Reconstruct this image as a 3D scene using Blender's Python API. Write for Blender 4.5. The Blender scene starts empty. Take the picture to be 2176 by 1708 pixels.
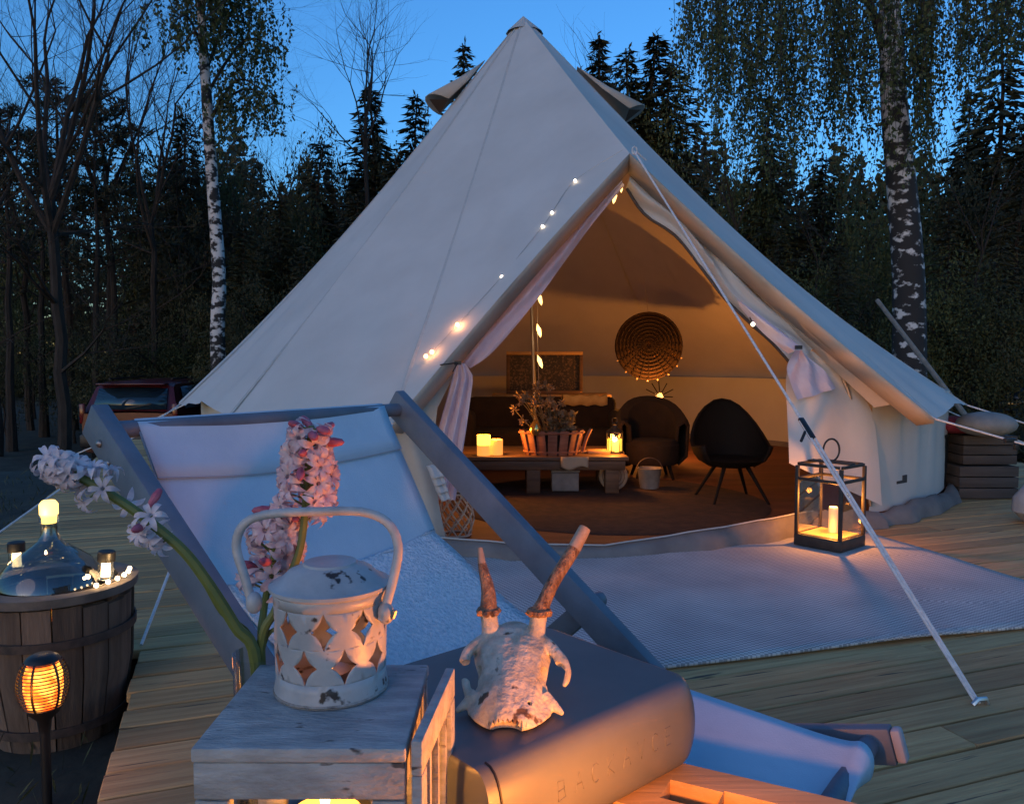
import bpy, bmesh, math, random
import numpy as np
from mathutils import Vector, Matrix, Euler

random.seed(7)
RNG = np.random.default_rng(7)
sc = bpy.context.scene
COL = sc.collection
R = math.radians
PI = math.pi

# ------------------------------------------------------------------ camera
F = 1700.0                     # focal length in picture units (picture is 2176 x 1708 units)
CX, CY = 1088.0, 854.0
PITCH = math.atan(94.0 / F)    # looking slightly down
EYE = Vector((0, 0, 0.86))     # eye height above the deck boards
cam = bpy.data.cameras.new('camera')
cam.sensor_width = 36.0
cam.lens = 36.0 * F / 2176.0
cam.clip_start = 0.05
cam.clip_end = 800.0
camo = bpy.data.objects.new('camera', cam)
COL.objects.link(camo)
camo.location = EYE
camo.rotation_euler = (PI / 2 - PITCH, 0, 0)
sc.camera = camo

# ------------------------------------------------------------------ sky and dusk light
SUN_EL, SUN_AZ = 2.6, 205.0
world = bpy.data.worlds.new('World')
sc.world = world
world.use_nodes = True
wn = world.node_tree
bg = wn.nodes['Background']
sky = wn.nodes.new('ShaderNodeTexSky')
sky.sky_type = 'NISHITA'
sky.sun_disc = False
sky.sun_elevation = R(SUN_EL)
sky.sun_rotation = R(SUN_AZ)
sky.ozone_density = 4.3
sky.air_density = 1.0
sky.dust_density = 0.6
wn.links.new(sky.outputs[0], bg.inputs[0])
bg.inputs[1].default_value = 0.12
sl = bpy.data.lights.new('sun', 'SUN')
sl.energy = 0.035
sl.angle = R(40)
sl.color = (1.0, 0.70, 0.52)
slo = bpy.data.objects.new('sun', sl)
COL.objects.link(slo)
slo.rotation_euler = Euler((R(62), 0, R(-28)))
sc.view_settings.view_transform = 'Standard'
sc.view_settings.look = 'None'
sc.view_settings.gamma = 1.0
sc.view_settings.use_curve_mapping = False
sc.view_settings.exposure = 2.38
sc.render.engine = 'CYCLES'
sc.cycles.use_denoising = True
sc.cycles.max_bounces = 8
sc.cycles.transparent_max_bounces = 12
sc.cycles.sample_clamp_indirect = 4.0
sc.cycles.caustics_reflective = False
sc.cycles.caustics_refractive = False

# ------------------------------------------------------------------ placing helpers
_fw = Vector((0, math.cos(PITCH), -math.sin(PITCH)))
_up = Vector((0, math.sin(PITCH), math.cos(PITCH)))
_rt = Vector((1, 0, 0))


def ray(px, py):
    return _fw + _rt * ((px - CX) / F) + _up * (-(py - CY) / F)


def P(px, py, d):            # point d metres in front of the camera
    r = ray(px, py)
    return EYE + r * (d / r.y)


def PZ(px, py, z=0.0):       # point on the horizontal plane z
    r = ray(px, py)
    return EYE + r * ((z - EYE.z) / r.z)


def PPL(px, py, o, n):       # point on a plane
    r = ray(px, py)
    return EYE + r * ((o - EYE).dot(n) / r.dot(n))


def lerp(a, b, t):
    return a + (b - a) * t


def smooth(pts, n):          # Catmull-Rom through points -> n points
    pts = [Vector(p) for p in pts]
    out = []
    m = len(pts) - 1
    for i in range(n):
        t = i / (n - 1) * m
        k = min(int(t), m - 1)
        u = t - k
        p0 = pts[max(k - 1, 0)]; p1 = pts[k]; p2 = pts[k + 1]; p3 = pts[min(k + 2, m)]
        out.append(0.5 * ((2 * p1) + (p2 - p0) * u + (2 * p0 - 5 * p1 + 4 * p2 - p3) * u * u + (3 * p1 - p0 - 3 * p2 + p3) * u ** 3))
    return out


OFF = {}


class MB:
    """collects geometry in world coordinates; build() links it as one object"""
    def __init__(s):
        s.v = []; s.f = []

    def add(s, vs, fs):
        o = len(s.v)
        s.v += [tuple(x) for x in vs]
        s.f += [tuple(i + o for i in f) for f in fs]
        return s

    def box(s, c, size, M=None):
        c = Vector(c); hx, hy, hz = [k / 2 for k in size]
        vs = []
        for x in (-hx, hx):
            for y in (-hy, hy):
                for z in (-hz, hz):
                    p = Vector((x, y, z))
                    vs.append(c + (M @ p if M else p))
        return s.add(vs, [(0, 1, 3, 2), (4, 6, 7, 5), (0, 4, 5, 1), (2, 3, 7, 6), (0, 2, 6, 4), (1, 5, 7, 3)])

    def beam(s, a, b, w, h, up=(0, 0, 1)):
        a = Vector(a); b = Vector(b)
        y = (b - a).normalized(); x = y.cross(Vector(up)).normalized(); z = x.cross(y)
        M = Matrix((x, y, z)).transposed()
        return s.box((a + b) / 2, (w, (b - a).length, h), M)

    def tube(s, pts, rad, n=8, caps=True, closed=False):
        pts = [Vector(p) for p in pts]
        m = len(pts)
        if not hasattr(rad, '__len__'):
            rad = [rad] * m
        ref = None
        vs = []
        for i, p in enumerate(pts):
            if closed:
                t = pts[(i + 1) % m] - pts[i - 1]
            else:
                t = pts[min(i + 1, m - 1)] - pts[max(i - 1, 0)]
            if t.length < 1e-9:
                t = Vector((0, 0, 1))
            t.normalize()
            if ref is None:
                ref = t.orthogonal().normalized()
            else:
                ref = (ref - t * ref.dot(t))
                ref = ref.normalized() if ref.length > 1e-6 else t.orthogonal().normalized()
            b = t.cross(ref)
            for k in range(n):
                a = 2 * PI * k / n
                vs.append(p + (ref * math.cos(a) + b * math.sin(a)) * rad[i])
        fs = []
        for i in range(m if closed else m - 1):
            j = (i + 1) % m
            for k in range(n):
                l = (k + 1) % n
                fs.append((i * n + k, i * n + l, j * n + l, j * n + k))
        if caps and not closed:
            fs.append(tuple(range(n - 1, -1, -1)))
            fs.append(tuple((m - 1) * n + k for k in range(n)))
        return s.add(vs, fs)

    def lathe(s, prof, c, n=24, M=None, a0=0.0, a1=2 * PI):
        c = Vector(c)
        full = abs(a1 - a0 - 2 * PI) < 1e-6
        cols = n if full else n + 1
        vs = []
        for r, z in prof:
            for k in range(cols):
                a = a0 + (a1 - a0) * k / n
                p = Vector((r * math.cos(a), r * math.sin(a), z))
                vs.append(c + (M @ p if M else p))
        fs = []
        for i in range(len(prof) - 1):
            for k in range(n):
                l = (k + 1) % cols
                fs.append((i * cols + k, i * cols + l, (i + 1) * cols + l, (i + 1) * cols + k))
        return s.add(vs, fs)

    def grid(s, rows, flip=False):
        m = len(rows[0]); vs = [p for r in rows for p in r]; fs = []
        for i in range(len(rows) - 1):
            for k in range(m - 1):
                q = (i * m + k, i * m + k + 1, (i + 1) * m + k + 1, (i + 1) * m + k)
                fs.append(q[::-1] if flip else q)
        return s.add(vs, fs)

    def ball(s, c, r, n=8, m=6, M=None):
        if not hasattr(r, '__len__'):
            r = (r, r, r)
        c = Vector(c); vs = []; fs = []
        for i in range(1, m):
            t = PI * i / m
            for k in range(n):
                a = 2 * PI * k / n
                p = Vector((r[0] * math.sin(t) * math.cos(a), r[1] * math.sin(t) * math.sin(a), r[2] * math.cos(t)))
                vs.append(c + (M @ p if M else p))
        top = Vector((0, 0, r[2])); bot = Vector((0, 0, -r[2]))
        vs.append(c + (M @ top if M else top)); vs.append(c + (M @ bot if M else bot))
        for i in range(m - 2):
            for k in range(n):
                l = (k + 1) % n
                fs.append((i * n + k, (i + 1) * n + k, (i + 1) * n + l, i * n + l))
        a = len(vs) - 2
        for k in range(n):
            l = (k + 1) % n
            fs.append((a, k, l)); fs.append((a + 1, (m - 2) * n + l, (m - 2) * n + k))
        return s.add(vs, fs)

    def build(s, name, mat, parent=None, bevel=0.0, sm=True, angle=38, solid=0.0, seg=2, sub=0, weld=False):
        if parent is not None:
            off = OFF[parent.name]
        else:
            a = np.array(s.v); lo = a.min(0); hi = a.max(0)
            off = Vector(((lo[0] + hi[0]) / 2, (lo[1] + hi[1]) / 2, lo[2]))
        me = bpy.data.meshes.new(name)
        me.from_pydata([(p[0] - off.x, p[1] - off.y, p[2] - off.z) for p in s.v], [], s.f)
        if bevel > 0 or sub or weld:
            bm = bmesh.new(); bm.from_mesh(me)
            bmesh.ops.remove_doubles(bm, verts=bm.verts, dist=1e-6)
            bmesh.ops.recalc_face_normals(bm, faces=bm.faces)
            if bevel > 0:
                ed = [e for e in bm.edges if len(e.link_faces) == 2 and e.calc_face_angle(0) > R(30)]
                bmesh.ops.bevel(bm, geom=ed, offset=bevel, segments=seg, profile=0.5, affect='EDGES', clamp_overlap=True)
            bm.to_mesh(me); bm.free()
        if sm:
            me.shade_smooth()
            me.set_sharp_from_angle(angle=R(angle))
        me.materials.append(mat)
        o = bpy.data.objects.new(name, me)
        COL.objects.link(o)
        if parent is not None:
            o.parent = parent
            OFF[o.name] = off
        else:
            o.location = off
            OFF[o.name] = off
        if solid:
            md = o.modifiers.new('thickness', 'SOLIDIFY'); md.thickness = solid; md.offset = 0
        if sub:
            md = o.modifiers.new('smooth', 'SUBSURF'); md.levels = sub; md.render_levels = sub
        return o


def tag(o, label=None, cat=None, group=None, kind=None):
    if label: o['label'] = label
    if cat: o['category'] = cat
    if group: o['group'] = group
    if kind: o['kind'] = kind
    return o


def thing(name, loc, label, cat, group=None, rz=0.0):
    o = bpy.data.objects.new(name, None)
    COL.objects.link(o)
    o.empty_display_size = 0.1
    o.location = loc
    OFF[o.name] = Vector(loc)
    return tag(o, label, cat, group)


def link_copy(src, parent, loc, M=None, scale=1.0):
    """a part that shares its mesh; loc in world coordinates"""
    c = src.copy() if isinstance(src, bpy.types.Object) else bpy.data.objects.new(src.name, src)
    COL.objects.link(c)
    off = OFF[parent.name] if parent is not None else Vector((0, 0, 0))
    c.parent = parent
    m = (M.to_4x4() if M else Matrix.Identity(4))
    c.matrix_basis = Matrix.Translation(Vector(loc) - off) @ m @ Matrix.Scale(scale, 4)
    OFF[c.name] = off
    return c


def rhombi(name, C, U, V, mat, parent=None, off=None):
    """leaf sized faces: arrays (N,3) centre, half length, half width"""
    n = len(C)
    off = OFF[parent.name] if parent is not None and off is None else (off or Vector((0, 0, 0)))
    a = np.empty((n, 4, 3), np.float32)
    a[:, 0] = C - U; a[:, 1] = C + V; a[:, 2] = C + U; a[:, 3] = C - V
    a -= np.array(off, np.float32)
    me = bpy.data.meshes.new(name)
    me.vertices.add(4 * n); me.vertices.foreach_set('co', a.ravel())
    me.loops.add(4 * n); me.loops.foreach_set('vertex_index', np.arange(4 * n, dtype=np.int32))
    me.polygons.add(n); me.polygons.foreach_set('loop_start', np.arange(0, 4 * n, 4, dtype=np.int32))
    me.update(calc_edges=True)
    me.materials.append(mat)
    o = bpy.data.objects.new(name, me)
    COL.objects.link(o)
    if parent is not None:
        o.parent = parent
    else:
        o.location = off
    OFF[o.name] = Vector(off)
    return o


def unit(a):
    return a / np.maximum(np.linalg.norm(a, axis=-1, keepdims=True), 1e-9)


# ------------------------------------------------------------------ materials
MATS = {}


def M_(name, c1, c2=None, rough=0.7, scale=8.0, detail=5.0, bump=0.0, bscale=None, metal=0.0, stretch=None,
       lo=0.35, hi=0.65, trans=0.0, rnd=0.0, spec=0.5, emit=None, estr=0.0, c3=None, s3=40.0, t3=0.62, sheen=0.0):
    if name in MATS:
        return MATS[name]
    m = bpy.data.materials.new(name); m.use_nodes = True
    nt = m.node_tree; N = nt.nodes; L = nt.links
    b = N['Principled BSDF']; out = N['Material Output']
    b.inputs['Roughness'].default_value = rough
    b.inputs['Metallic'].default_value = metal
    b.inputs['Specular IOR Level'].default_value = spec
    if sheen:
        b.inputs['Sheen Weight'].default_value = sheen
    tc = N.new('ShaderNodeTexCoord'); mp = N.new('ShaderNodeMapping')
    L.new(tc.outputs['Object'], mp.inputs[0])
    if stretch:
        mp.inputs['Scale'].default_value = stretch
    if rnd:
        oi = N.new('ShaderNodeObjectInfo')
        vm = N.new('ShaderNodeVectorMath'); vm.operation = 'SCALE'
        vm.inputs[0].default_value = (37.0, 17.0, 23.0)
        L.new(oi.outputs['Random'], vm.inputs['Scale'])
        L.new(vm.outputs[0], mp.inputs['Location'])
    c2 = c2 or c1
    no = N.new('ShaderNodeTexNoise'); no.inputs['Scale'].default_value = scale; no.inputs['Detail'].default_value = detail
    no.inputs['Roughness'].default_value = 0.6
    L.new(mp.outputs[0], no.inputs['Vector'])
    cr = N.new('ShaderNodeValToRGB')
    cr.color_ramp.elements[0].position = lo; cr.color_ramp.elements[0].color = (*c1, 1)
    cr.color_ramp.elements[1].position = hi; cr.color_ramp.elements[1].color = (*c2, 1)
    L.new(no.outputs[0], cr.inputs[0])
    col = cr.outputs[0]
    if c3:
        n3 = N.new('ShaderNodeTexNoise'); n3.inputs['Scale'].default_value = s3; n3.inputs['Detail'].default_value = 3
        L.new(mp.outputs[0], n3.inputs['Vector'])
        r3 = N.new('ShaderNodeValToRGB'); r3.color_ramp.elements[0].position = t3; r3.color_ramp.elements[1].position = t3 + 0.05
        L.new(n3.outputs[0], r3.inputs[0])
        mx = N.new('ShaderNodeMix'); mx.data_type = 'RGBA'
        L.new(r3.outputs[0], mx.inputs['Factor']); L.new(col, mx.inputs['A']); mx.inputs['B'].default_value = (*c3, 1)
        col = mx.outputs['Result']
    if rnd:
        hs = N.new('ShaderNodeHueSaturation')
        mr = N.new('ShaderNodeMapRange'); mr.inputs['To Min'].default_value = 1 - rnd; mr.inputs['To Max'].default_value = 1 + rnd
        L.new(oi.outputs['Random'], mr.inputs[0]); L.new(mr.outputs[0], hs.inputs['Value']); L.new(col, hs.inputs['Color'])
        col = hs.outputs[0]
    L.new(col, b.inputs['Base Color'])
    if bump:
        nb = N.new('ShaderNodeTexNoise'); nb.inputs['Scale'].default_value = bscale or scale * 3; nb.inputs['Detail'].default_value = 4
        L.new(mp.outputs[0], nb.inputs['Vector'])
        bp = N.new('ShaderNodeBump'); bp.inputs['Strength'].default_value = bump; bp.inputs['Distance'].default_value = 0.01
        L.new(nb.outputs[0], bp.inputs['Height']); L.new(bp.outputs[0], b.inputs['Normal'])
    if emit:
        b.inputs['Emission Color'].default_value = (*emit, 1); b.inputs['Emission Strength'].default_value = estr
    if trans:
        tr = N.new('ShaderNodeBsdfTranslucent'); L.new(col, tr.inputs['Color'])
        ms = N.new('ShaderNodeMixShader'); ms.inputs[0].default_value = trans
        L.new(b.outputs[0], ms.inputs[1]); L.new(tr.outputs[0], ms.inputs[2]); L.new(ms.outputs[0], out.inputs[0])
    MATS[name] = m
    return m


def glass_mat(name, tint=(1, 1, 1), rough=0.02, refl=0.10):
    """thin pane: mostly see-through with a fresnel reflection"""
    if name in MATS:
        return MATS[name]
    m = bpy.data.materials.new(name); m.use_nodes = True
    nt = m.node_tree; N = nt.nodes; L = nt.links
    for n in list(N):
        if n.type == 'BSDF_PRINCIPLED': N.remove(n)
    out = N['Material Output']
    t = N.new('ShaderNodeBsdfTransparent'); t.inputs[0].default_value = (*tint, 1)
    g = N.new('ShaderNodeBsdfGlossy'); g.inputs['Roughness'].default_value = rough
    lw = N.new('ShaderNodeLayerWeight'); lw.inputs[0].default_value = 0.35
    ma = N.new('ShaderNodeMath'); ma.operation = 'MULTIPLY_ADD'; ma.inputs[1].default_value = 0.6; ma.inputs[2].default_value = refl * 0.5
    L.new(lw.outputs['Fresnel'], ma.inputs[0])
    mx = N.new('ShaderNodeMixShader'); L.new(ma.outputs[0], mx.inputs[0]); L.new(t.outputs[0], mx.inputs[1]); L.new(g.outputs[0], mx.inputs[2])
    L.new(mx.outputs[0], out.inputs[0])
    MATS[name] = m
    return m


def glow_mat(name, col, strength):
    if name in MATS:
        return MATS[name]
    m = bpy.data.materials.new(name); m.use_nodes = True
    b = m.node_tree.nodes['Principled BSDF']
    b.inputs['Base Color'].default_value = (col[0], col[1], col[2], 1)
    b.inputs['Emission Color'].default_value = (*col, 1)
    b.inputs['Emission Strength'].default_value = strength
    MATS[name] = m
    return m


WARM = (1.0, 0.31, 0.045)
WARM2 = (1.0, 0.60, 0.25)


def lamp(name, loc, watts, col=WARM, rad=0.02, parent=None):
    l = bpy.data.lights.new(name, 'POINT'); l.energy = watts; l.color = col; l.shadow_soft_size = rad
    o = bpy.data.objects.new(name, l); COL.objects.link(o)
    if parent is not None:
        o.parent = parent; o.location = Vector(loc) - OFF[parent.name]
    else:
        o.location = loc
    return o


def rug_mat():
    m = bpy.data.materials.new('rug weave'); m.use_nodes = True
    nt = m.node_tree; N = nt.nodes; L = nt.links; b = N['Principled BSDF']; b.inputs['Roughness'].default_value = 0.95
    tc = N.new('ShaderNodeTexCoord'); mp = N.new('ShaderNodeMapping'); L.new(tc.outputs['Object'], mp.inputs[0])
    mp.inputs['Rotation'].default_value = (0, 0, R(15))
    ck = N.new('ShaderNodeTexChecker'); ck.inputs['Scale'].default_value = 88.0
    ck.inputs['Color1'].default_value = (0.58, 0.60, 0.57, 1); ck.inputs['Color2'].default_value = (0.29, 0.31, 0.31, 1)
    L.new(mp.outputs[0], ck.inputs[0])
    n = N.new('ShaderNodeTexNoise'); n.inputs['Scale'].default_value = 3.0; n.inputs['Detail'].default_value = 6; L.new(tc.outputs['Object'], n.inputs[0])
    cr = N.new('ShaderNodeValToRGB'); cr.color_ramp.elements[0].position = 0.3; cr.color_ramp.elements[0].color = (0.72, 0.72, 0.75, 1)
    cr.color_ramp.elements[1].position = 0.7; cr.color_ramp.elements[1].color = (1.1, 1.06, 1.05, 1); L.new(n.outputs[0], cr.inputs[0])
    mx = N.new('ShaderNodeMix'); mx.data_type = 'RGBA'; mx.blend_type = 'MULTIPLY'; mx.inputs['Factor'].default_value = 1
    L.new(ck.outputs[0], mx.inputs['A']); L.new(cr.outputs[0], mx.inputs['B']); L.new(mx.outputs['Result'], b.inputs['Base Color'])
    bp = N.new('ShaderNodeBump'); bp.inputs['Strength'].default_value = 0.4; bp.inputs['Distance'].default_value = 0.003
    L.new(ck.outputs['Fac'], bp.inputs['Height']); L.new(bp.outputs[0], b.inputs['Normal'])
    return m


def birch_bark(z0=0.5, z1=3.6, dk=0.13):
    m = bpy.data.materials.new('birch bark'); m.use_nodes = True
    nt = m.node_tree; N = nt.nodes; L = nt.links; b = N['Principled BSDF']; b.inputs['Roughness'].default_value = 0.85
    tc = N.new('ShaderNodeTexCoord'); mp = N.new('ShaderNodeMapping'); L.new(tc.outputs['Object'], mp.inputs[0])
    mp.inputs['Scale'].default_value = (7, 7, 10.5)
    n = N.new('ShaderNodeTexNoise'); n.inputs['Scale'].default_value = 1.0; n.inputs['Detail'].default_value = 5; L.new(mp.outputs[0], n.inputs[0])
    sx = N.new('ShaderNodeSeparateXYZ'); L.new(tc.outputs['Object'], sx.inputs[0])
    mr = N.new('ShaderNodeMapRange'); mr.inputs['From Min'].default_value = z0; mr.inputs['From Max'].default_value = z1
    mr.inputs['To Min'].default_value = dk; mr.inputs['To Max'].default_value = 0.0; L.new(sx.outputs['Z'], mr.inputs[0])
    ad = N.new('ShaderNodeMath'); ad.operation = 'ADD'; L.new(n.outputs[0], ad.inputs[0]); L.new(mr.outputs[0], ad.inputs[1])
    cr = N.new('ShaderNodeValToRGB'); e = cr.color_ramp.elements
    e[0].position = 0.47; e[0].color = (0.62, 0.60, 0.57, 1); e[1].position = 0.55; e[1].color = (0.025, 0.022, 0.02, 1)
    L.new(ad.outputs[0], cr.inputs[0]); L.new(cr.outputs[0], b.inputs['Base Color'])
    return m


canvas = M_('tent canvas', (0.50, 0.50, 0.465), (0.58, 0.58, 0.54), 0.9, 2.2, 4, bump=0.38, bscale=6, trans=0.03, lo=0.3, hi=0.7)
canvas_shaded = M_('shaded door canvas', (0.42, 0.36, 0.29), (0.50, 0.44, 0.36), 0.9, 4, 4, bump=0.15, bscale=7, trans=0.04)  # browner canvas copy: shade under the door edge put into the colour
seam_m = M_('tent seam', (0.42, 0.42, 0.39), (0.48, 0.48, 0.45), 0.9, 30)
hem_m = M_('tent groundsheet', (0.14, 0.13, 0.125), (0.21, 0.195, 0.18), 0.85, 6, 5, bump=0.15)
mesh_m = M_('mosquito mesh', (0.62, 0.58, 0.68), (0.72, 0.68, 0.76), 0.9, 10, 3, bump=0.1, trans=0.3)
rope_m = M_('white rope', (0.75, 0.73, 0.70), (0.6, 0.58, 0.56), 0.8, 90, 2)
black_m = M_('black metal', (0.018, 0.016, 0.014), (0.035, 0.03, 0.026), 0.55, 30)
blackp = M_('black plastic', (0.012, 0.012, 0.012), rough=0.45)
plank_m = M_('deck wood', (0.335, 0.185, 0.072), (0.60, 0.385, 0.165), 0.82, 1.0, 9, bump=0.4, bscale=3.0, stretch=(2.6, 52, 52), rnd=0.26, lo=0.28, hi=0.72,
             c3=(0.075, 0.058, 0.035), s3=1.4, t3=0.66)
chair_m = M_('blue grey painted wood', (0.085, 0.115, 0.15), (0.13, 0.165, 0.205), 0.55, 10, 6, bump=0.12, bscale=60, c3=(0.36, 0.36, 0.36), s3=46, t3=0.76)
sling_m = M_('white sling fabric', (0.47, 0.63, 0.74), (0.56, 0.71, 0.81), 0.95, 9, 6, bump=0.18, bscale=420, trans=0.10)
white_wood = M_('worn white painted wood', (0.24, 0.25, 0.25), (0.40, 0.41, 0.40), 0.75, 9, 8, bump=0.3, bscale=45, stretch=(2.5, 7, 7), c3=(0.07, 0.065, 0.06), s3=13, t3=0.655)
enamel = M_('chipped white enamel', (0.30, 0.325, 0.335), (0.43, 0.45, 0.455), 0.42, 18, 8, bump=0.1, bscale=60, c3=(0.03, 0.026, 0.025), s3=60, t3=0.62)
bin_m = M_('grey lacquered tin', (0.085, 0.098, 0.105), (0.11, 0.122, 0.128), 0.42, 6, 4, bump=0.03, bscale=30)
bone = M_('old bone', (0.30, 0.27, 0.20), (0.62, 0.56, 0.44), 0.6, 42, 9, bump=0.3, bscale=170, c3=(0.12, 0.07, 0.035), s3=46, t3=0.635, lo=0.3, hi=0.58)
antler_m = M_('brown antler', (0.10, 0.045, 0.022), (0.36, 0.22, 0.13), 0.6, 1.0, 5, bump=0.5, bscale=3, stretch=(190, 190, 40))
antler_tip = M_('worn antler tip', (0.27, 0.17, 0.10), (0.46, 0.34, 0.24), 0.5, 60)
pine_wood = M_('yellow pine wood', (0.36, 0.215, 0.085), (0.50, 0.32, 0.14), 0.55, 1.0, 6, bump=0.1, bscale=3, stretch=(3, 40, 40), rnd=0.12)
dark_wood = M_('dark brown wood', (0.06, 0.032, 0.017), (0.12, 0.065, 0.035), 0.6, 1.0, 6, bump=0.2, bscale=3, stretch=(3, 30, 30), rnd=0.2)
old_wood = M_('weathered barrel wood', (0.065, 0.042, 0.028), (0.21, 0.145, 0.10), 0.85, 1.0, 7, bump=0.5, bscale=2.5, stretch=(30, 30, 3.2), rnd=0.35, lo=0.3, hi=0.75)
iron = M_('rusty iron', (0.03, 0.022, 0.018), (0.075, 0.05, 0.038), 0.7, 40)
glass = glass_mat('clear glass', (0.93, 0.96, 0.95))
glass_g = glass_mat('greenish bottle glass', (0.80, 0.87, 0.86), refl=0.30)

# ================================================================== SETTING
CA, SA = math.cos(R(20)), math.sin(R(20))      # boards run 20 degrees off the picture plane


def pq(p, q, z=0.0):
    return Vector((p * CA - q * SA, p * SA + q * CA, z))


def gz(x, y):                                   # the ground falls away behind and beside the deck
    d = max(0.0, math.hypot(x * 0.8, y - 2.5) - 4.5)
    t = min(1.0, d / 9.0)
    t = t * t * (3 - 2 * t)
    return -0.13 - 1.0 * t + 0.03 * math.sin(x * 1.7 + y) * math.sin(y * 1.3 - x * .4)


ground_m = M_('forest ground', (0.018, 0.016, 0.010), (0.05, 0.045, 0.026), 0.95, 3.0, 9, bump=0.8, bscale=14)
mb = MB()
xs = np.concatenate([-np.geomspace(260, 9, 26), np.linspace(-8.5, 8.5, 60), np.geomspace(9, 260, 26)])
ys = np.concatenate([-np.geomspace(120, 5, 14), np.linspace(-4.5, 18, 76), np.geomspace(18.6, 320, 26)])
mb.grid([[(x, y, gz(x, y) + random.uniform(-.012, .012)) for x in xs] for y in ys])
tag(mb.build('ground', ground_m), kind='structure')

# grass tufts in front of and beside the deck
grass_m = M_('grass blades', (0.028, 0.038, 0.012), (0.07, 0.075, 0.03), 0.8, 30)
n = 9000
gx = RNG.uniform(-4.2, -0.2, n); gy = RNG.uniform(0.6, 9.5, n)
pp = gx * CA + gy * SA; qq = -gx * SA + gy * CA
keep = np.where(qq < 2.55, pp < -0.27, pp < -1.06)
keep &= (RNG.random(n) < 0.6 + 0.4 * np.sin(gx * 5) * np.sin(gy * 4))
gx, gy = gx[keep], gy[keep]
hh = RNG.uniform(0.012, 0.042, len(gx))
g0 = np.array([gz(a, b) for a, b in zip(gx, gy)])
C = np.stack([gx, gy, g0 + hh], -1)
U = np.stack([RNG.normal(0, .5, len(gx)) * hh, RNG.normal(0, .5, len(gx)) * hh, hh], -1)
V = unit(np.cross(U, RNG.normal(size=U.shape))) * 0.003
go = rhombi('grass', C, U, V, grass_m)
tag(go, 'short dark grass and litter beside the deck', 'grass', kind='stuff')

# ---- deck: sub-frame plus single boards
QMIN, QMAX, PMAX = -0.75, 9.2, 6.2
mb = MB()
for q0, q1, p0 in ((QMIN, 2.56, -0.22), (2.62, QMAX, -1.0)):
    for q in np.arange(q0 + .03, q1, 0.6):
        mb.beam(pq(p0, q, -0.075), pq(PMAX, q, -0.075), 0.045, 0.09)
    mb.beam(pq(p0 + .02, q0, -0.078), pq(p0 + .02, q1, -0.078), 0.03, 0.094)
deck = tag(mb.build('deck', dark_wood, sm=False), kind='structure')
deck.location = deck.location
PW, GAP = 0.1065, 0.0085
pme = {}


def plank_mesh(L):
    k = round(L, 1)
    if k in pme:
        return pme[k]
    b = MB(); b.box((0, 0, 0), (L, PW - GAP, 0.028))
    o = b.build('plank', plank_m, None, bevel=0.003, seg=1)
    me = o.data; bpy.data.objects.remove(o)
    # centre the mesh on its own origin
    a = np.array([v.co for v in me.vertices]); mid = (a.max(0) + a.min(0)) / 2
    for v in me.vertices: v.co -= Vector(mid)
    pme[k] = me
    return me


row = 0
q = QMIN
while q < QMAX:
    p0 = -0.238 if q + PW / 2 < 2.585 else -1.03
    p0 += random.uniform(-.006, .006)
    cut = round(random.uniform(1.0, 4.2), 1)
    spans = [(p0, p0 + round(cut - p0, 1) - .004), (p0 + round(cut - p0, 1), PMAX)]
    for a, b2 in spans:
        L = round(b2 - a, 1)
        me = plank_mesh(L)
        o = bpy.data.objects.new('plank', me); COL.objects.link(o)
        c = pq(a + L / 2, q + PW / 2, -0.0145 + random.uniform(-.0016, .0012))
        o.parent = deck
        o.location = c - deck.location
        o.rotation_euler = (R(random.uniform(-.6, .6)), 0, R(20 + random.uniform(-.05, .05)))
        OFF[o.name] = deck.location.copy()
    q += PW
    row += 1

# ================================================================== WOOD BEHIND
bark_m = M_('dark bark', (0.018, 0.013, 0.009), (0.042, 0.031, 0.022), 0.95, 1.0, 6, bump=0.8, bscale=2, stretch=(14, 14, 3))
birch_m = birch_bark()
birch2_m = birch_bark(2.6, 5.6, 0.105)
needle_m = M_('spruce needles', (0.020, 0.022, 0.008), (0.045, 0.048, 0.016), 0.8, 1.5, 3, rnd=0.25)
needle2_m = M_('pine needles', (0.024, 0.026, 0.012), (0.048, 0.048, 0.02), 0.8, 1.5, 3, rnd=0.2)
birchleaf_m = M_('birch leaves', (0.045, 0.062, 0.018), (0.088, 0.11, 0.032), 0.7, 2.0, 3, trans=0.25)
fresh_m = M_('fresh leaves', (0.045, 0.058, 0.016), (0.09, 0.10, 0.03), 0.75, 1.5, 3, rnd=0.25, trans=0.2)
leaf_m = M_('dark leaves', (0.026, 0.028, 0.010), (0.062, 0.060, 0.02), 0.75, 1.5, 3, rnd=0.25, trans=0.15)


def base_at(px, d):
    x = (px - CX) / F * d
    return Vector((x, d, gz(x, d) - 0.05))


def z_at(py, d):
    return P(CX, py, d).z


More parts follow.
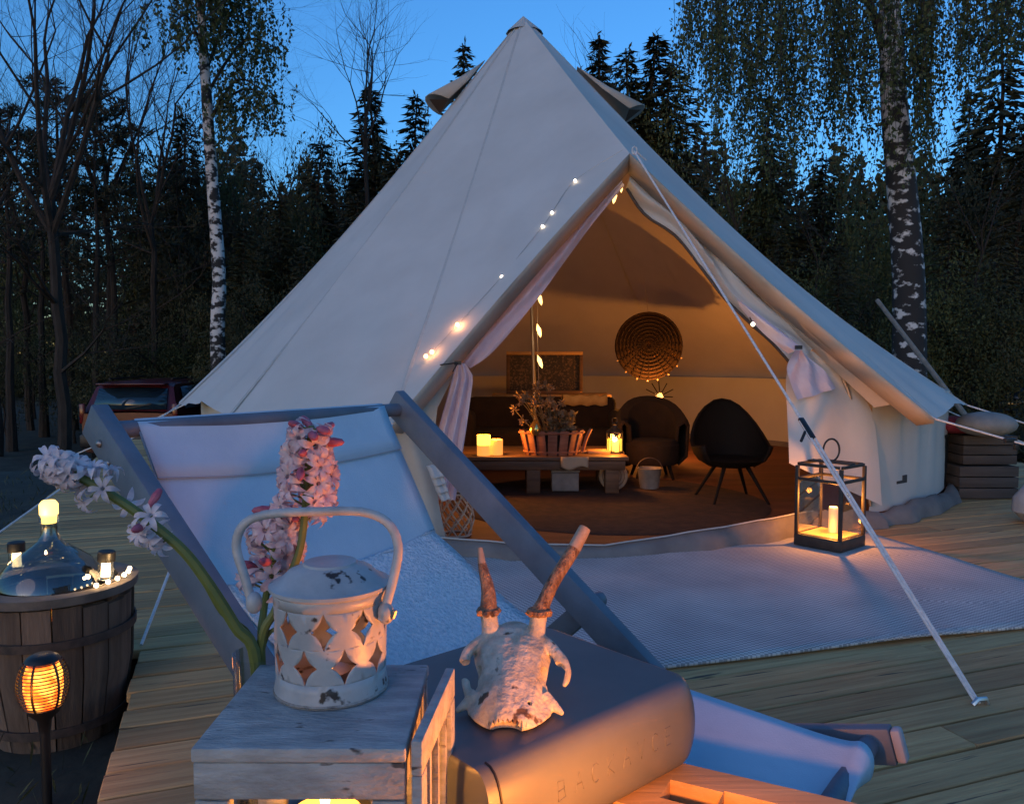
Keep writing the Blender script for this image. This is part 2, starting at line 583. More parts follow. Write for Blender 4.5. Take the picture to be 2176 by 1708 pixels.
def spruce_data(seed, H=10.0, W=1.9):
    g = np.random.default_rng(seed)
    Cs, Us, Vs = [], [], []
    z = 0.5
    lob = [(g.uniform(1, H), g.uniform(0, 6.28), g.uniform(.35, .8), g.uniform(.5, 1.3)) for _ in range(9)]
    while z < H - 0.12:
        f = 1 - z / H
        nb = int(6 + 6 * f + g.integers(0, 3))
        ph = g.uniform(0, 2 * PI)
        for k in range(nb):
            a = ph + 2 * PI * k / nb + g.uniform(-.3, .3)
            Lb = W * (f ** 0.72) * g.uniform(.55, 1.25) + 0.10
            for lz_, la_, amp_, sz_ in lob:      # gaps and bulges in the outline
                Lb *= 1 - amp_ * .6 * math.exp(-((z - lz_) / sz_) ** 2) * max(0, math.cos(a - la_))
            m = int(7 + 22 * Lb / W)
            t = np.sort(g.uniform(.12, 1.0, m))
            out = np.array([math.cos(a), math.sin(a), 0])
            drop = -0.30 * t ** 1.4 * Lb + 0.12 * t ** 4 * Lb
            c = out * (t * Lb)[:, None]
            c[:, 2] = z + drop + g.normal(0, .03, m)
            side = np.array([-math.sin(a), math.cos(a), 0])
            s = g.choice([-1, 1], m)
            d = unit(out * .75 + side * (s * g.uniform(.2, 1.0, m))[:, None] + np.array([0, 0, -1]) * g.uniform(.0, .55, m)[:, None])
            ln = g.uniform(.10, .26, m) * (0.65 + 0.75 * f)
            c = c + d * (ln * .6)[:, None]
            Cs.append(c); Us.append(d * ln[:, None])
            v = unit(np.cross(d, g.normal(size=d.shape) * .6 + np.array([0, 0, 1.0])))
            Vs.append(v * (ln * g.uniform(.16, .30, m))[:, None])
        z += 0.20 + 0.10 * f
    # leader
    c = np.stack([g.normal(0, .03, 10), g.normal(0, .03, 10), np.linspace(H - .5, H + .1, 10)], -1)
    d = unit(np.stack([g.normal(0, .5, 10), g.normal(0, .5, 10), np.ones(10)], -1))
    Cs.append(c); Us.append(d * .11); Vs.append(unit(np.cross(d, g.normal(size=d.shape))) * .03)
    return np.concatenate(Cs), np.concatenate(Us), np.concatenate(Vs)


def round_data(seed, n=7500, H=1.0):
    """leafy crown: clumps of leaves in a unit-ish volume (height 1, radius .5)"""
    g = np.random.default_rng(seed)
    k = 46
    cc = g.normal(size=(k, 3)); cc = unit(cc) * (g.random((k, 1)) ** .45) * np.array([.40, .40, .42]); cc[:, 2] += .55
    rr = g.uniform(.07, .16, k)
    idx = g.integers(0, k, n)
    dirs = unit(g.normal(size=(n, 3)))
    C = cc[idx] + dirs * (rr[idx] * g.random(n) ** .4)[:, None]
    d = unit(g.normal(size=(n, 3)) + np.array([0, 0, -.4]))
    ln = g.uniform(.005, .012, n)
    return C, d * ln[:, None], unit(np.cross(d, g.normal(size=(n, 3)))) * (ln * .55)[:, None]


def pine_data(seed, H=11.0):
    g = np.random.default_rng(seed)
    Cs, Us, Vs = [], [], []
    br = []
    for k in range(22):
        z = H * (0.50 + 0.5 * (k / 22) ** .8)
        a = g.uniform(0, 2 * PI); Lb = (1.9 - 1.2 * (z / H - .5) * 2) * g.uniform(.6, 1.2)
        p0 = np.array([0, 0, z - .3]); p1 = np.array([math.cos(a) * Lb, math.sin(a) * Lb, z + g.uniform(-.25, .5)])
        mid = (p0 + p1) / 2 + g.normal(0, .1, 3)
        br.append((p0, mid, p1))
        for c in (p1, (mid + p1) / 2 + g.normal(0, .15, 3), mid + g.normal(0, .2, 3)):
            m = 55
            r = g.uniform(.22, .48)
            dd = unit(g.normal(size=(m, 3)))
            cc = c + dd * (r * g.random(m) ** .5)[:, None] * np.array([1, 1, .5])
            d = unit(dd + g.normal(0, .5, (m, 3)) + np.array([0, 0, .3]))
            ln = g.uniform(.07, .15, m)
            Cs.append(cc); Us.append(d * ln[:, None]); Vs.append(unit(np.cross(d, g.normal(size=d.shape))) * (ln * .2)[:, None])
    return np.concatenate(Cs), np.concatenate(Us), np.concatenate(Vs), br


# prototypes (mesh data shared between all trees of a kind)
HID = []


def crown_mesh(name, data, mat):
    o = rhombi(name, data[0], data[1], data[2], mat)
    me = o.data; bpy.data.objects.remove(o)
    return me


def trunk_mesh(H, r, mat, lean=0.0, seed=0, extra=None, n=8):
    g = np.random.default_rng(seed)
    b = MB()
    m = 9
    pts = [Vector((lean * (i / m) ** 1.3 + g.normal(0, .01) * i, g.normal(0, .01) * i, H * i / m)) for i in range(m + 1)]
    b.tube(pts, [r * (1.25 if i == 0 else 1) * (1 - .88 * i / m) for i in range(m + 1)], n)
    for br in (extra or []):
        b.tube(smooth(br, 6), [.035 * (1 - .8 * i / 5) for i in range(6)], 5)
    o = b.build('trunk', mat)
    me = o.data
    off = Vector(OFF[o.name])
    for v in me.vertices: v.co += off
    bpy.data.objects.remove(o)
    return me


SPR = []
for i in range(5):
    H = 10.0
    SPR.append((crown_mesh('crown', spruce_data(100 + i, H, [2.1, 1.9, 2.5, 2.0, 2.7][i]), needle_m), trunk_mesh(H, .13, bark_m, 0, i)))
RND = []
for i in range(4):
    RND.append((crown_mesh('crown', round_data(200 + i), leaf_m if i < 2 else fresh_m), trunk_mesh(.8, .014, bark_m, .05, i)))
PIN = []
for i in range(3):
    c = pine_data(300 + i)
    PIN.append((crown_mesh('crown', c[:3], needle2_m), trunk_mesh(10.6, .15, bark_m, .25, 40 + i, c[3])))


def put_tree(name, proto, base, scale, rz, label, group, cat='tree'):
    t = thing(name, base, label, cat, group)
    for nm, me in (('crown', proto[0]), ('trunk', proto[1])):
        o = bpy.data.objects.new(nm, me); COL.objects.link(o)
        o.parent = t
        o.matrix_basis = Matrix.Rotation(rz, 4, 'Z') @ Matrix.Diagonal((*scale, 1))
    return t


def spruce(px, py, d, w=1.0, k=None, label=None, group=None):
    if label is None:
        if py > 400: label, group = 'low dark spruce standing before the taller trees beside the tent', 'low spruces of the wood'
        elif px < 560: label, group = 'dark spruce behind the slim white birch', 'spruces behind the slim birch'
        elif px < 1100: label, group = 'dark spruce between the slim birch and the tent roof', 'spruces beside the tent roof'
        elif px < 1450: label, group = 'dark spruce with a ragged top just beyond the tent peak', 'spruces beyond the tent peak'
        else: label, group = 'dark spruce behind the hanging twigs of the large birch', 'spruces behind the large birch'
    b = base_at(px, d)
    H = z_at(py, d) - b.z
    k = random.randrange(5) if k is None else k
    s = H / 10.0
    return put_tree('spruce_tree', SPR[k], b, (s * w, s * w, s), random.uniform(0, 6.28), label, group)


def leafy(px, py, d, w, label, group, name='leafy_tree', cat='tree'):
    b = base_at(px, d)
    H = z_at(py, d) - b.z
    return put_tree(name, RND[random.randrange(4)], b, (w, w, H), random.uniform(0, 6.28), label, group, cat)


def pine(px, py, d, w=1.0, k=0, label='tall pine with open crown and bare lower trunk', group='pines of the wood'):
    b = base_at(px, d)
    s = (z_at(py, d) - b.z) / 11.0
    return put_tree('pine_tree', PIN[k], b, (s * w, s * w, s), random.uniform(0, 6.28), label, group)


# spruces left of the tent roof
for px, py, d, w in ((700, 270, 22, 3.6), (640, 330, 19, 3.2), (585, 380, 18, 3.0), (545, 300, 23, 3.6), (830, 260, 21, 3.0), (745, 215, 24, 3.2), (940, 190, 23, 2.6), (480, 250, 24, 3.4), (420, 170, 24, 3.6), (360, 250, 23, 3.4)):
    leafy(px, py, d, w, 'full leafy tree in young foliage between the slim birch and the tent', 'leafy trees beside the tent')
for px, py, d, w in ((1300, 130, 23, 3.0), (1345, 110, 24, 3.0), (1415, 120, 22, 3.0), (1250, 140, 22, 2.8), (1500, 310, 20, 3.2), (1590, 250, 19, 3.0), (1690, 330, 20, 3.2), (1780, 340, 19, 3.0), (1960, 250, 18, 3.2), (2060, 300, 17, 3.0), (2170, 240, 17, 3.0), (1850, 330, 16, 3.0)):
    leafy(px, py, d, w, 'full leafy tree behind the large birch and the tent', 'leafy trees behind the large birch')
for a in ((795, 185, 21, 1.3, 0), (885, 200, 20, 1.15, 1), (690, 300, 20, 1.2, 4),
          (600, 420, 18, 1.1, 0), (520, 470, 17, 1.1, 2), (850, 330, 17, 1.2, 2), (760, 420, 15.5, 1.1, 4),
          (650, 520, 14.5, 1.0, 3), (400, 240, 22, 1.1, 2)):
    spruce(*a)
# right of the tent roof
for a in ((990, 92, 24, .9, 1), (1268, 78, 22, 1.15, 1), (1330, 105, 23, 1.2, 2), (1385, 72, 23, 1.3, 0), (1425, 130, 22, 1.2, 4), (1230, 150, 20, 1.0, 0),
          (1625, 200, 19, 1.1, 0), (1740, 330, 19, 1.1, 2), (2040, 190, 19, 1.0, 2), (2105, -30, 18, .85, 3), (2190, 150, 17, .9, 1), (2150, 260, 15, .95, 4), (2240, 60, 19, 1, 0),
          (1410, 420, 15, .9, 4), (1560, 470, 14, .9, 2), (1650, 480, 13.5, .9, 3), (1780, 520, 13, .9, 0), (2010, 420, 13.5, .9, 2), (2120, 480, 12.5, .9, 4), (1330, 330, 17, .9, 2)):
    spruce(*a)
# second, farther rank closing the wood
for i in range(26):
    px = 330 + i * 80 + random.uniform(-25, 25)
    py = 480 if px < 480 else random.uniform(380, 480)
    spruce(px, py, random.uniform(27, 36), 1.15, label='distant spruce in the far rank of the wood', group='far rank of spruces')
# leafy undergrowth along the edge of the wood
for i in range(24):
    px = -60 + i * 100 + random.uniform(-30, 30)
    d = random.uniform(15.5, 19)
    if px > 1300: d = random.uniform(11.5, 14)
    wh = 'beside the red car' if px < 520 else ('behind the tent' if px < 1700 else 'behind the stacked crates')
    leafy(px, random.uniform(620, 700), d, random.uniform(1.9, 2.9), 'low leafy shrub in the undergrowth ' + wh, 'shrubs ' + wh, 'shrub', 'shrub')
for a in ((1420, 520, 15, 2.6), (1530, 560, 13, 2.4), (1700, 560, 12.5, 2.6), (1830, 520, 14, 2.8), (1990, 540, 12.5, 2.4), (2130, 560, 12, 2.4), (2220, 480, 13, 2.6), (520, 560, 16, 2.4), (600, 600, 15, 2.4)):
    leafy(*a, 'bushy dark tree growing low in front of the spruces', 'bushy trees before the spruces')
# open wood at the left: pines and leafy crowns with sky between
for a in ((20, 210, 17, 1.0, 0), (-80, 120, 19, 1.0, 1), (205, 215, 18, .9, 2), (395, 330, 21, .9, 0), (300, 340, 24, .9, 1), (90, 290, 20, 1.1, 2), (250, 180, 19, 1.0, 1), (150, 150, 22, 1.1, 0)):
    pine(*a)
for a in ((70, 470, 26, 4.4), (270, 480, 27, 4.0), (-40, 420, 24, 4.4), (180, 330, 25, 3.6), (330, 300, 23, 3.4), (20, 300, 22, 3.2), (400, 420, 19, 3.0)):
    leafy(*a, 'distant leafy tree with sky showing through its crown', 'distant leafy trees of the open wood')


# ---- the closed wood far behind, one dark mass of foliage
n = 120000
px_ = RNG.uniform(-260, 2450, n)
top = np.interp(px_, [-260, 0, 120, 250, 360, 470, 600, 760, 1000, 1400, 1600, 1900, 2450], [250, 300, 360, 320, 380, 300, 400, 380, 300, 300, 370, 350, 300])
top = top + 38 * np.sin(px_ * .045) + 22 * np.sin(px_ * .13 + 1) + 14 * np.sin(px_ * .31)
dens = np.interp(px_, [-260, 0, 380, 480, 2450], [.62, .55, .55, 1, 1])
keep = RNG.random(n) < dens
px_, top = px_[keep], top[keep]
n = len(px_)
fr_ = RNG.random(n) ** np.where(px_ < 420, .5, .8)
py_ = top + (840 - top) * fr_ + RNG.normal(0, 12, n)
dd_ = RNG.uniform(36, 44, n)
C = np.stack([(px_ - CX) / F * dd_, dd_, .86 + (760 - py_) / F * dd_], -1)
d = unit(RNG.normal(size=(n, 3)))
ln = RNG.uniform(.10, .30, n)
tag(rhombi('treeline', C, d * ln[:, None], unit(np.cross(d, RNG.normal(size=(n, 3)))) * (ln * .5)[:, None], leaf_m), 'dark mass of distant wood closing the view behind the trees', 'wood', kind='stuff')

# ---- bare trees
def branch(b, p, d, L, r, lev, g, tips=None, up=.10, seg=4):
    pts = [Vector(p)]; rad = [r]
    dd = Vector(d)
    for i in range(seg):
        dd = (dd + Vector((g.normal(0, .10), g.normal(0, .10), g.normal(0, .06) + up * .4))).normalized()
        pts.append(pts[-1] + dd * (L / seg)); rad.append(r * (1 - .55 * (i + 1) / seg))
    b.tube(pts, rad, 6 if lev < 2 else 4, caps=False)
    if tips is not None:
        tips.append(pts[-1].copy())
    if lev >= 5 or L < .20:
        return
    k = 3 if lev < 2 else 4
    for j in range(k):
        i = seg if j == 0 else int(g.integers(1, seg + 1))
        ax = Vector((g.normal(), g.normal(), g.normal() * .5))
        nd = (dd + ax * (.35 if j == 0 else .62)).normalized()
        branch(b, pts[i], nd, L * g.uniform(.60, .80), rad[i] * (.85 if j == 0 else .62), lev + 1, g, tips, up)


def bare(px, d, H, r, seed, label, group=None, lean=0.0, first=.42, levels=0, spread=.45, nb=5, bl=.27):
    b0 = base_at(px, d)
    t = thing('bare_tree', b0, label, 'tree', group)
    g = np.random.default_rng(seed)
    b = MB()
    m = 8
    pts = [b0 + Vector((lean * i / m + g.normal(0, .025), g.normal(0, .025), H * first * i / m)) for i in range(m + 1)]
    rr = [r * (1 - .35 * i / m) for i in range(m + 1)]
    b.tube(pts, rr, 8)
    b.build('trunk', bark_m, t)
    b = MB()
    for k in range(nb):
        a = 2 * PI * k / nb + g.uniform(-.4, .4)
        dd = Vector((math.cos(a) * spread, math.sin(a) * spread, 1)).normalized()
        branch(b, pts[m if k < 3 else m - 1], dd, H * bl, r * .5, levels, g)
    for k in range(4):
        a = g.uniform(0, 6.28)
        i = int(g.integers(3, m))
        branch(b, pts[i], Vector((math.cos(a), math.sin(a), .4)).normalized(), H * .14, r * .28, 2, g)
    b.build('crown', bark_m, t)
    return t


bare(135, 13.5, 11.5, .115, 5, 'bare leafless tree with a forked dark trunk near the red car', lean=-.1, first=.40, nb=6)
bare(782, 19, 11.5, .07, 8, 'thin bare tree rising above the spruces beside the tent roof', first=.66, spread=.30, nb=5, levels=2, bl=.15)
bare(700, 22, 8.6, .06, 9, 'slender leafless sapling leaning over the spruce tops', lean=-1.2, first=.7, spread=.30, nb=4, levels=2, bl=.13)
bare(1255, 24, 12, .05, 10, 'bare thin trunk standing behind the tent peak', first=.80, spread=.25, nb=3, levels=3, bl=.10)
for i, (px, d) in enumerate(((-10, 16), (60, 22), (235, 19), (290, 23), (330, 18), (420, 24))):
    bare(px, d, 9 + i % 3, .09 + .015 * (i % 2), 20 + i, 'dark leafless trunk with thin branches in the open wood', 'leafless trunks of the open wood', first=.5, nb=4, levels=1)
for i, (px, d) in enumerate(((1520, 13), (2040, 14.5), (1700, 16))):
    bare(px, d, 6.5, .035, 40 + i, 'thin bare stem among the dark spruces', 'thin stems among the spruces', first=.6, nb=3, levels=3, lean=.3)


# ---- the two birches
def birch(path, rad, limbs, strands, label, seed, leaf=.022, per=26, nside=10, bark=None, q=2):
    """path in world points; limbs list of point lists; strands list of (top point, length)"""
    g = np.random.default_rng(seed)
    t = thing('birch_tree', path[0], label, 'tree')
    b = MB(); b.tube(smooth(path, 26), list(np.interp(np.linspace(0, 1, 26), np.linspace(0, 1, len(rad)), rad)), nside)
    b.build('trunk', bark, t)
    b = MB()
    for l in limbs:
        n = 9
        b.tube(smooth(l[0], n), [l[1] * (1 - .8 * i / (n - 1)) for i in range(n)], 6)
    tw = MB()
    Cs, Us, Vs = [], [], []
    for p, L in strands:
        m = max(5, int(L * per))
        s = np.linspace(0, 1, m)
        sway = g.normal(0, .10, 2)
        line = np.stack([p[0] + sway[0] * s ** 1.5 * L + .02 * np.sin(s * 6 + g.uniform(0, 6)), p[1] + sway[1] * s ** 1.5 * L, p[2] + .05 * s - s * L], -1)
        tw.tube([Vector(x) for x in line[::max(1, m // 4)]], .0035, 3, caps=False)
        for _ in range(q):
            c = line + g.normal(0, .035, (m, 3))
            d = unit(g.normal(0, .6, (m, 3)) + np.array([0, 0, -1]))
            ln = leaf * g.uniform(.5, 1.5, m)
            Cs.append(c); Us.append(d * ln[:, None]); Vs.append(unit(np.cross(d, g.normal(size=d.shape))) * (ln * .62)[:, None])
    b.v += []; 
    b.add(tw.v, tw.f)
    tag(b.build('branches', bark_m, t), kind='stuff')
    rhombi('crown', np.concatenate(Cs), np.concatenate(Us), np.concatenate(Vs), birchleaf_m, t)
    return t


g = np.random.default_rng(77)
# right birch: forked stem with a wide curtain of hanging twigs
D2 = 10.6
pth = [base_at(1935, D2)] + [P(x, y, D2) for x, y in ((1932, 640), (1918, 420), (1902, 250), (1895, 120), (1888, -40), (1880, -260), (1870, -520))]
limbs = [([P(1895, 170, D2), P(1870, 70, D2), P(1835, -20, D2), P(1780, -140, D2)], .085)]
for x, y, dd in ((1500, -60, .4), (1600, -110, -.6), (1660, -40, .9), (1720, -90, -1.0), (1990, -70, .6), (2060, -50, -.7), (2140, -70, .3), (1560, -30, 1.2), (1800, -60, 1.1), (2210, -60, -.2), (1470, -160, -.4)):
    limbs.append(([P(1885, -150, D2), P((1885 + x) / 2, y - 110, D2 + dd / 2), P(x, y, D2 + dd)], .035))
strands = []
clus = np.concatenate([np.linspace(1462, 2225, 30) + g.normal(0, 9, 30)])
for i in range(540):
    x = g.choice(clus) + g.normal(0, 9)
    y0 = g.uniform(-230, 60)
    # hanging depth differs along the crown: ragged lower hem
    hem = np.interp(x, [1450, 1500, 1600, 1700, 1790, 1860, 1930, 2000, 2080, 2150, 2230], [150, 260, 330, 350, 300, 260, 330, 300, 210, 130, 120])
    hem *= g.uniform(.40, 1.18)
    if hem < y0 + 40: continue
    dd = D2 + g.normal(0, .8)
    strands.append((P(x, y0, dd), (hem - y0) * dd / F))
birch(pth, [.24, .20, .185, .165, .15, .12, .08, .03], limbs, strands, 'large birch with dark blotched stem and hanging twigs beside the tent', 31, leaf=.025, per=19, bark=birch2_m, q=2)
# left birch: slim white stem
D1 = 15.0
pth = [base_at(470, D1)] + [P(x, y, D1) for x, y in ((462, 720), (466, 600), (456, 450), (447, 330), (440, 220), (432, 100), (424, -40), (415, -200), (405, -420))]
limbs = []
strands = []
for x0, y0, x1, y1, sp, hang in ((438, 150, 560, 40, 70, 190), (440, 200, 600, 110, 75, 170), (430, 60, 370, -30, 60, 150), (445, 260, 560, 195, 70, 130), (428, 20, 500, -90, 80, 230), (436, 120, 360, 60, 45, 90),
                             (425, -30, 560, -90, 90, 200), (425, -60, 400, -120, 60, 220), (442, 250, 590, 215, 40, 90), (430, 40, 470, -40, 70, 180)):
    dd = D1 + g.normal(0, .7)
    a = P(x0, y0, D1); b_ = P((x0 + x1) / 2, min(y0, y1) - 25, (D1 + dd) / 2); c = P(x1, y1, dd)
    limbs.append(([a, b_, c], .035))
    line = smooth([a, b_, c], 12)
    for k in range(26):
        q0 = line[int(g.integers(3, 12))] + Vector((g.normal(0, .28), g.normal(0, .35), g.normal(0, .12)))
        strands.append((q0, g.uniform(.35, 1.0) * hang * dd / F))
birch(pth, [.15, .135, .125, .115, .105, .098, .085, .06, .03, .01], limbs, strands, 'slim birch with bright white stem standing behind the red car', 32, leaf=.036, per=14, bark=birch_m, q=3)

# ================================================================== BELL TENT
TC = Vector((0.30, 6.2, 0))
APEX = P(1112, 38, 6.2)
A_TOP = P(1338, 326, 4.15)
EAVE_Z = 0.60


def ring(al, r, z):
    return Vector((TC.x + r * math.sin(R(al)), TC.y - r * math.cos(R(al)), z))


def rbase(al):
    a = (al + 180) % 360 - 180
    return float(np.interp(a, [-180, -130, -95, -60, -38, -16, -6, 25, 39, 64, 90, 180], [2.8, 2.74, 2.60, 2.57, 2.66, 2.82, 2.86, 2.62, 2.68, 2.76, 2.72, 2.8]))


ROPES = [35.5, 62, 90, 120, 150, 180, 210, 240, 270, 298, 322, 344]


def eave(al):
    k = min(abs(al - a) for a in ROPES)
    pull = max(0, 1 - k / 14.0)
    r = 2.88 + 0.07 * pull ** 1.5 - float(np.interp(al, [35.5, 50, 62, 90, 110, 225, 265, 300, 322, 344], [0, .08, .14, .14, 0, 0, .25, .28, .16, 0]))
    z = EAVE_Z + 0.05 * (1 - pull) ** 1.2 - 0.03
    if al < 75: z -= 0.0
    return ring(al, r, z)


tent = thing('bell_tent', (TC.x, TC.y, 0.0), 'cream canvas bell tent glowing inside with its door tied open', 'tent')
NT = 22


def radial(p_end, sag):
    out = []
    for i in range(NT + 1):
        t = i / NT
        q = lerp(APEX, p_end, t)
        q = q + Vector((0, 0, -sag * math.sin(PI * t ** 1.25)))
        out.append(q)
    return out


footL, footR = eave(344), eave(35.5)
NE = 26
edgeL = [lerp(A_TOP, footL, i / NE) + Vector((0, 0, .02 * math.sin(PI * i / NE))) for i in range(NE + 1)]
edgeR = [lerp(A_TOP, footR, i / NE) + Vector((0, 0, -.035 * math.sin(PI * i / NE))) for i in range(NE + 1)]
# roof: right front panel, round the back, left front panel - separate cloth panels
alphas = np.arange(35.5, 344.01, 3.0857)
mb = MB()
rows = [radial(p, .015 + .03 * (i / NE)) for i, p in enumerate(edgeR)]
mb.grid(rows)
roof_R = mb.build('roof_panel', canvas, tent, angle=60)
mb = MB()
rows = [[q_ + Vector((.3, -.8, .4)) * (.006 * math.sin(i * .9 + k_ * .35) * (k_ / NT) ** 2 + .004 * math.sin(i * .35 - k_ * .5) * (k_ / NT)) * min(1, i / 3) * min(1, (NE - i) / 3) for k_, q_ in enumerate(radial(p, .01 + .035 * (i / NE)))] for i, p in enumerate(edgeL)]
mb.grid(rows, flip=True)
mb.build('roof_panel', canvas, tent, angle=60)
segs = [35.5, 62, 90, 150, 210, 270, 298, 322, 344]
for a0, a1 in zip(segs[:-1], segs[1:]):
    mb = MB()
    rows = []
    nn = max(10, int((a1 - a0) / 2))
    for i in range(nn + 1):
        al = a0 + (a1 - a0) * i / nn
        w = math.sin(PI * i / nn)
        sg = float(np.interp(al, [35.5, 45, 62, 95, 150, 250, 300, 344], [.06, .13, .19, .19, .08, .08, .10, .05]))
        rr_ = radial(eave(al), sg + .02 * w)
        for q_ in range(NT + 1):        # slack folds running down to the guy points
            t_ = q_ / NT
            rr_[q_] = rr_[q_] + Vector((math.sin(R(al)), -math.cos(R(al)), .6)) * (.007 * math.sin(al * .9 + 2 * math.sin(t_ * 4)) * t_ ** 2 + .004 * math.sin(al * 2.3 + t_ * 5) * t_)
        rows.append(rr_)
    mb.grid(rows)
    mb.build('roof_panel', canvas, tent, angle=60)
# seams along the panel joints
mb = MB()
for al in segs:
    sg = float(np.interp(al, [35.5, 45, 62, 95, 150, 250, 300, 344], [.06, .13, .19, .19, .08, .08, .10, .05]))
    pts = radial(eave(al), sg)
    sw = Vector((math.cos(R(al)), math.sin(R(al)), 0)) * .011
    out = (Vector((math.sin(R(al)), -math.cos(R(al)), .8))).normalized() * .004
    mb.grid([[p + out * .2 - sw, p + out * 1.2 - sw * .6, p + out * 1.2 + sw * .6, p + out * .2 + sw] for p in pts])
mb.build('seam', seam_m, tent)
# peak cap
mb = MB()
pts = []
cap = []
for k in range(13):
    al = 360 * k / 12
    cap.append([APEX + Vector((0, 0, .012)), lerp(APEX, ring(al, 2.9, .6), .045) + Vector((math.sin(R(al)), -math.cos(R(al)), .6)) * .012])
mb.grid(cap)
mb.build('peak_cap', seam_m, tent)
# roof vents near the peak
for al, tt in ((285, .20), (88, .205)):
    mb = MB()
    base = radial(eave(al), .05)
    q0 = lerp(APEX, eave(al), tt - .07); q1 = lerp(APEX, eave(al), tt + .055)
    side = Vector((math.cos(R(al)), math.sin(R(al)), 0))
    outv = Vector((math.sin(R(al)), -math.cos(R(al)), .45)).normalized()
    rows = []
    for i in range(9):
        a = -PI / 2 + PI * i / 8
        lipp = q1 + side * (math.sin(a) * .20) + outv * (math.cos(a) * .15)
        top = q0 + side * (math.sin(a) * .05)
        midp = lerp(top, lipp, .5) - outv * .012
        rows.append([top, midp, lipp])
    mb.grid(rows)
    v = mb.build('roof_vent', canvas_shaded, tent, solid=.006)
    mb = MB()
    mb.add([q1 + side * .17, q1 - side * .17, q1 + outv * .12], [(0, 1, 2)])
    mb.build('vent_fill', M_('brown vent fill', (.10, .05, .03), rough=.9), v)  # dark brown sheet filling the hood opening

# wall, pleated near the door
mb = MB()
rows = []
wall_al = list(np.arange(36.0, 344.5, 1.6))
for al in wall_al:
    pl = .022 * math.sin(al * 1.25) + .012 * math.sin(al * 2.9 + 1)
    pl *= 1.0 if al < 80 else .4
    rb = rbase(al)
    rows.append([ring(al, rb - .05 + pl * (1 - j / 6) * .8, .66 - .60 * j / 6) for j in range(7)])
mb.grid(rows)
wall = mb.build('wall', canvas, tent, angle=70)
# maker's patch on the wall: dark bar with a small block
mb = MB()
pa = P(1904, 1022, 4.02); 
nrm = Vector((math.sin(R(37)), -math.cos(R(37)), 0)); sd = Vector((math.cos(R(37)), math.sin(R(37)), 0))
mb.box(pa + nrm * .03, (.098, .004, .014), Matrix((sd, -nrm, Vector((0, 0, 1)))).transposed())
mb.box(pa + nrm * .03 + sd * .028 + Vector((0, 0, .0195)), (.042, .004, .025), Matrix((sd, -nrm, Vector((0, 0, 1)))).transposed())
mb.build('label_patch', M_('dark label ink', (.03, .032, .032), rough=.8), tent)

# ground sheet tub with its threshold lip
mb = MB()
rows = []
for i in range(181):
    al = 36 + 2 * i
    aa = (al + 180) % 360 - 180
    rb = rbase(al)
    h = .085 + .018 * math.sin(al * .31) + .012 * math.sin(al * 1.3)
    if -25 < aa < 30:
        h = float(np.interp(aa, [-25, -8, 2, 10, 18, 30], [.09, .075, .052, .085, .105, .12]))
    b = .014 * math.sin(al * .8) + .01 * math.sin(al * 2.1)
    rows.append([ring(al, rb + .045 + b, .002), ring(al, rb + .035 + b * .6, h * .55), ring(al, rb - .0 + b * .3, h), ring(al, rb - .03, h * .9), ring(al, rb - .06, .012)])
mb.grid(rows)
mb.build('groundsheet_lip', hem_m, tent, angle=70)
floor_m = M_('red brown floor mat', (.07, .022, .010), (.15, .052, .022), .75, 1.0, 5, bump=.15, bscale=4, stretch=(1.2, 9, 9))
mb = MB()
mb.add([ring(36 + 6 * i, rbase(36 + 6 * i) - .055, .012) for i in range(60)], [tuple(range(60))])
mb.build('floor', floor_m, tent)
# piping cord on the lip
mb = MB()
mb.tube([ring(a, rbase(a) + .008 + .004 * math.sin(a), float(np.interp(a, [-25, -8, 2, 10, 18, 30], [.09, .075, .052, .085, .105, .12])) + .006) for a in np.arange(-14, 27, 2)], .004, 5)
mb.build('lip_cord', seam_m, tent)

# poles
metal = M_('galvanised pole', (.30, .29, .27), (.36, .35, .33), .4, 20, metal=.8)
mb = MB(); mb.tube([Vector((.19, 6.2, .012)), APEX - Vector((0, 0, .03))], .013, 10); mb.build('centre_pole', metal, tent)
aback = A_TOP + Vector((0, .10, -.06))
mb = MB(); mb.tube(smooth([P(1334, 362, 4.34), P(1190, 520, 4.10), P(1070, 655, 3.88), P(945, 800, 3.68), P(890, 1000, 3.56), P(890, 1175, 3.54)], 24), .010, 8); mb.build('door_pole', metal, tent)
mb = MB(); mb.tube(smooth([P(1342, 362, 4.34), P(1480, 500, 4.22), P(1640, 655, 4.14), P(1790, 800, 4.08), P(1850, 1075, 4.08)], 24), .010, 8); mb.build('door_pole', metal, tent)


# --- door cloth, built from outlines with their own depth
def dl(y):   # depth of the left door edge at a given height in the picture
    return float(np.interp(y, [330, 880], [4.15, 3.40]))


def dr(y):
    return float(np.interp(y, [330, 860], [4.15, 3.83]))


def ribbon(a, b, n, m, wr=.01, fr=9.0, seed=0, bulge=0.0):
    A_ = smooth(a, n); B_ = smooth(b, n)
    g = np.random.default_rng(seed)
    ph = g.uniform(0, 6.28)
    rows = []
    for i in range(n):
        r = []
        for j in range(m + 1):
            t = j / m
            p = lerp(A_[i], B_[i], t)
            w = wr * math.sin(fr * t + ph + 2.2 * math.sin(i * .25 + ph)) - bulge * math.sin(PI * t)
            r.append(p + Vector((0, w, 0)))
        rows.append(r)
    return rows


# rolled lip under the roof edge, both sides
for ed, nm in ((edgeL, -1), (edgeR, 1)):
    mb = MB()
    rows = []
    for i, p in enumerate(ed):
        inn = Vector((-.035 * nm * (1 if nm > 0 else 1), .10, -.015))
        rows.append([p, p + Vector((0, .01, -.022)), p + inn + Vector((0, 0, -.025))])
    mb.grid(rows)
    mb.build('door_hem', canvas_shaded, tent, solid=.004)

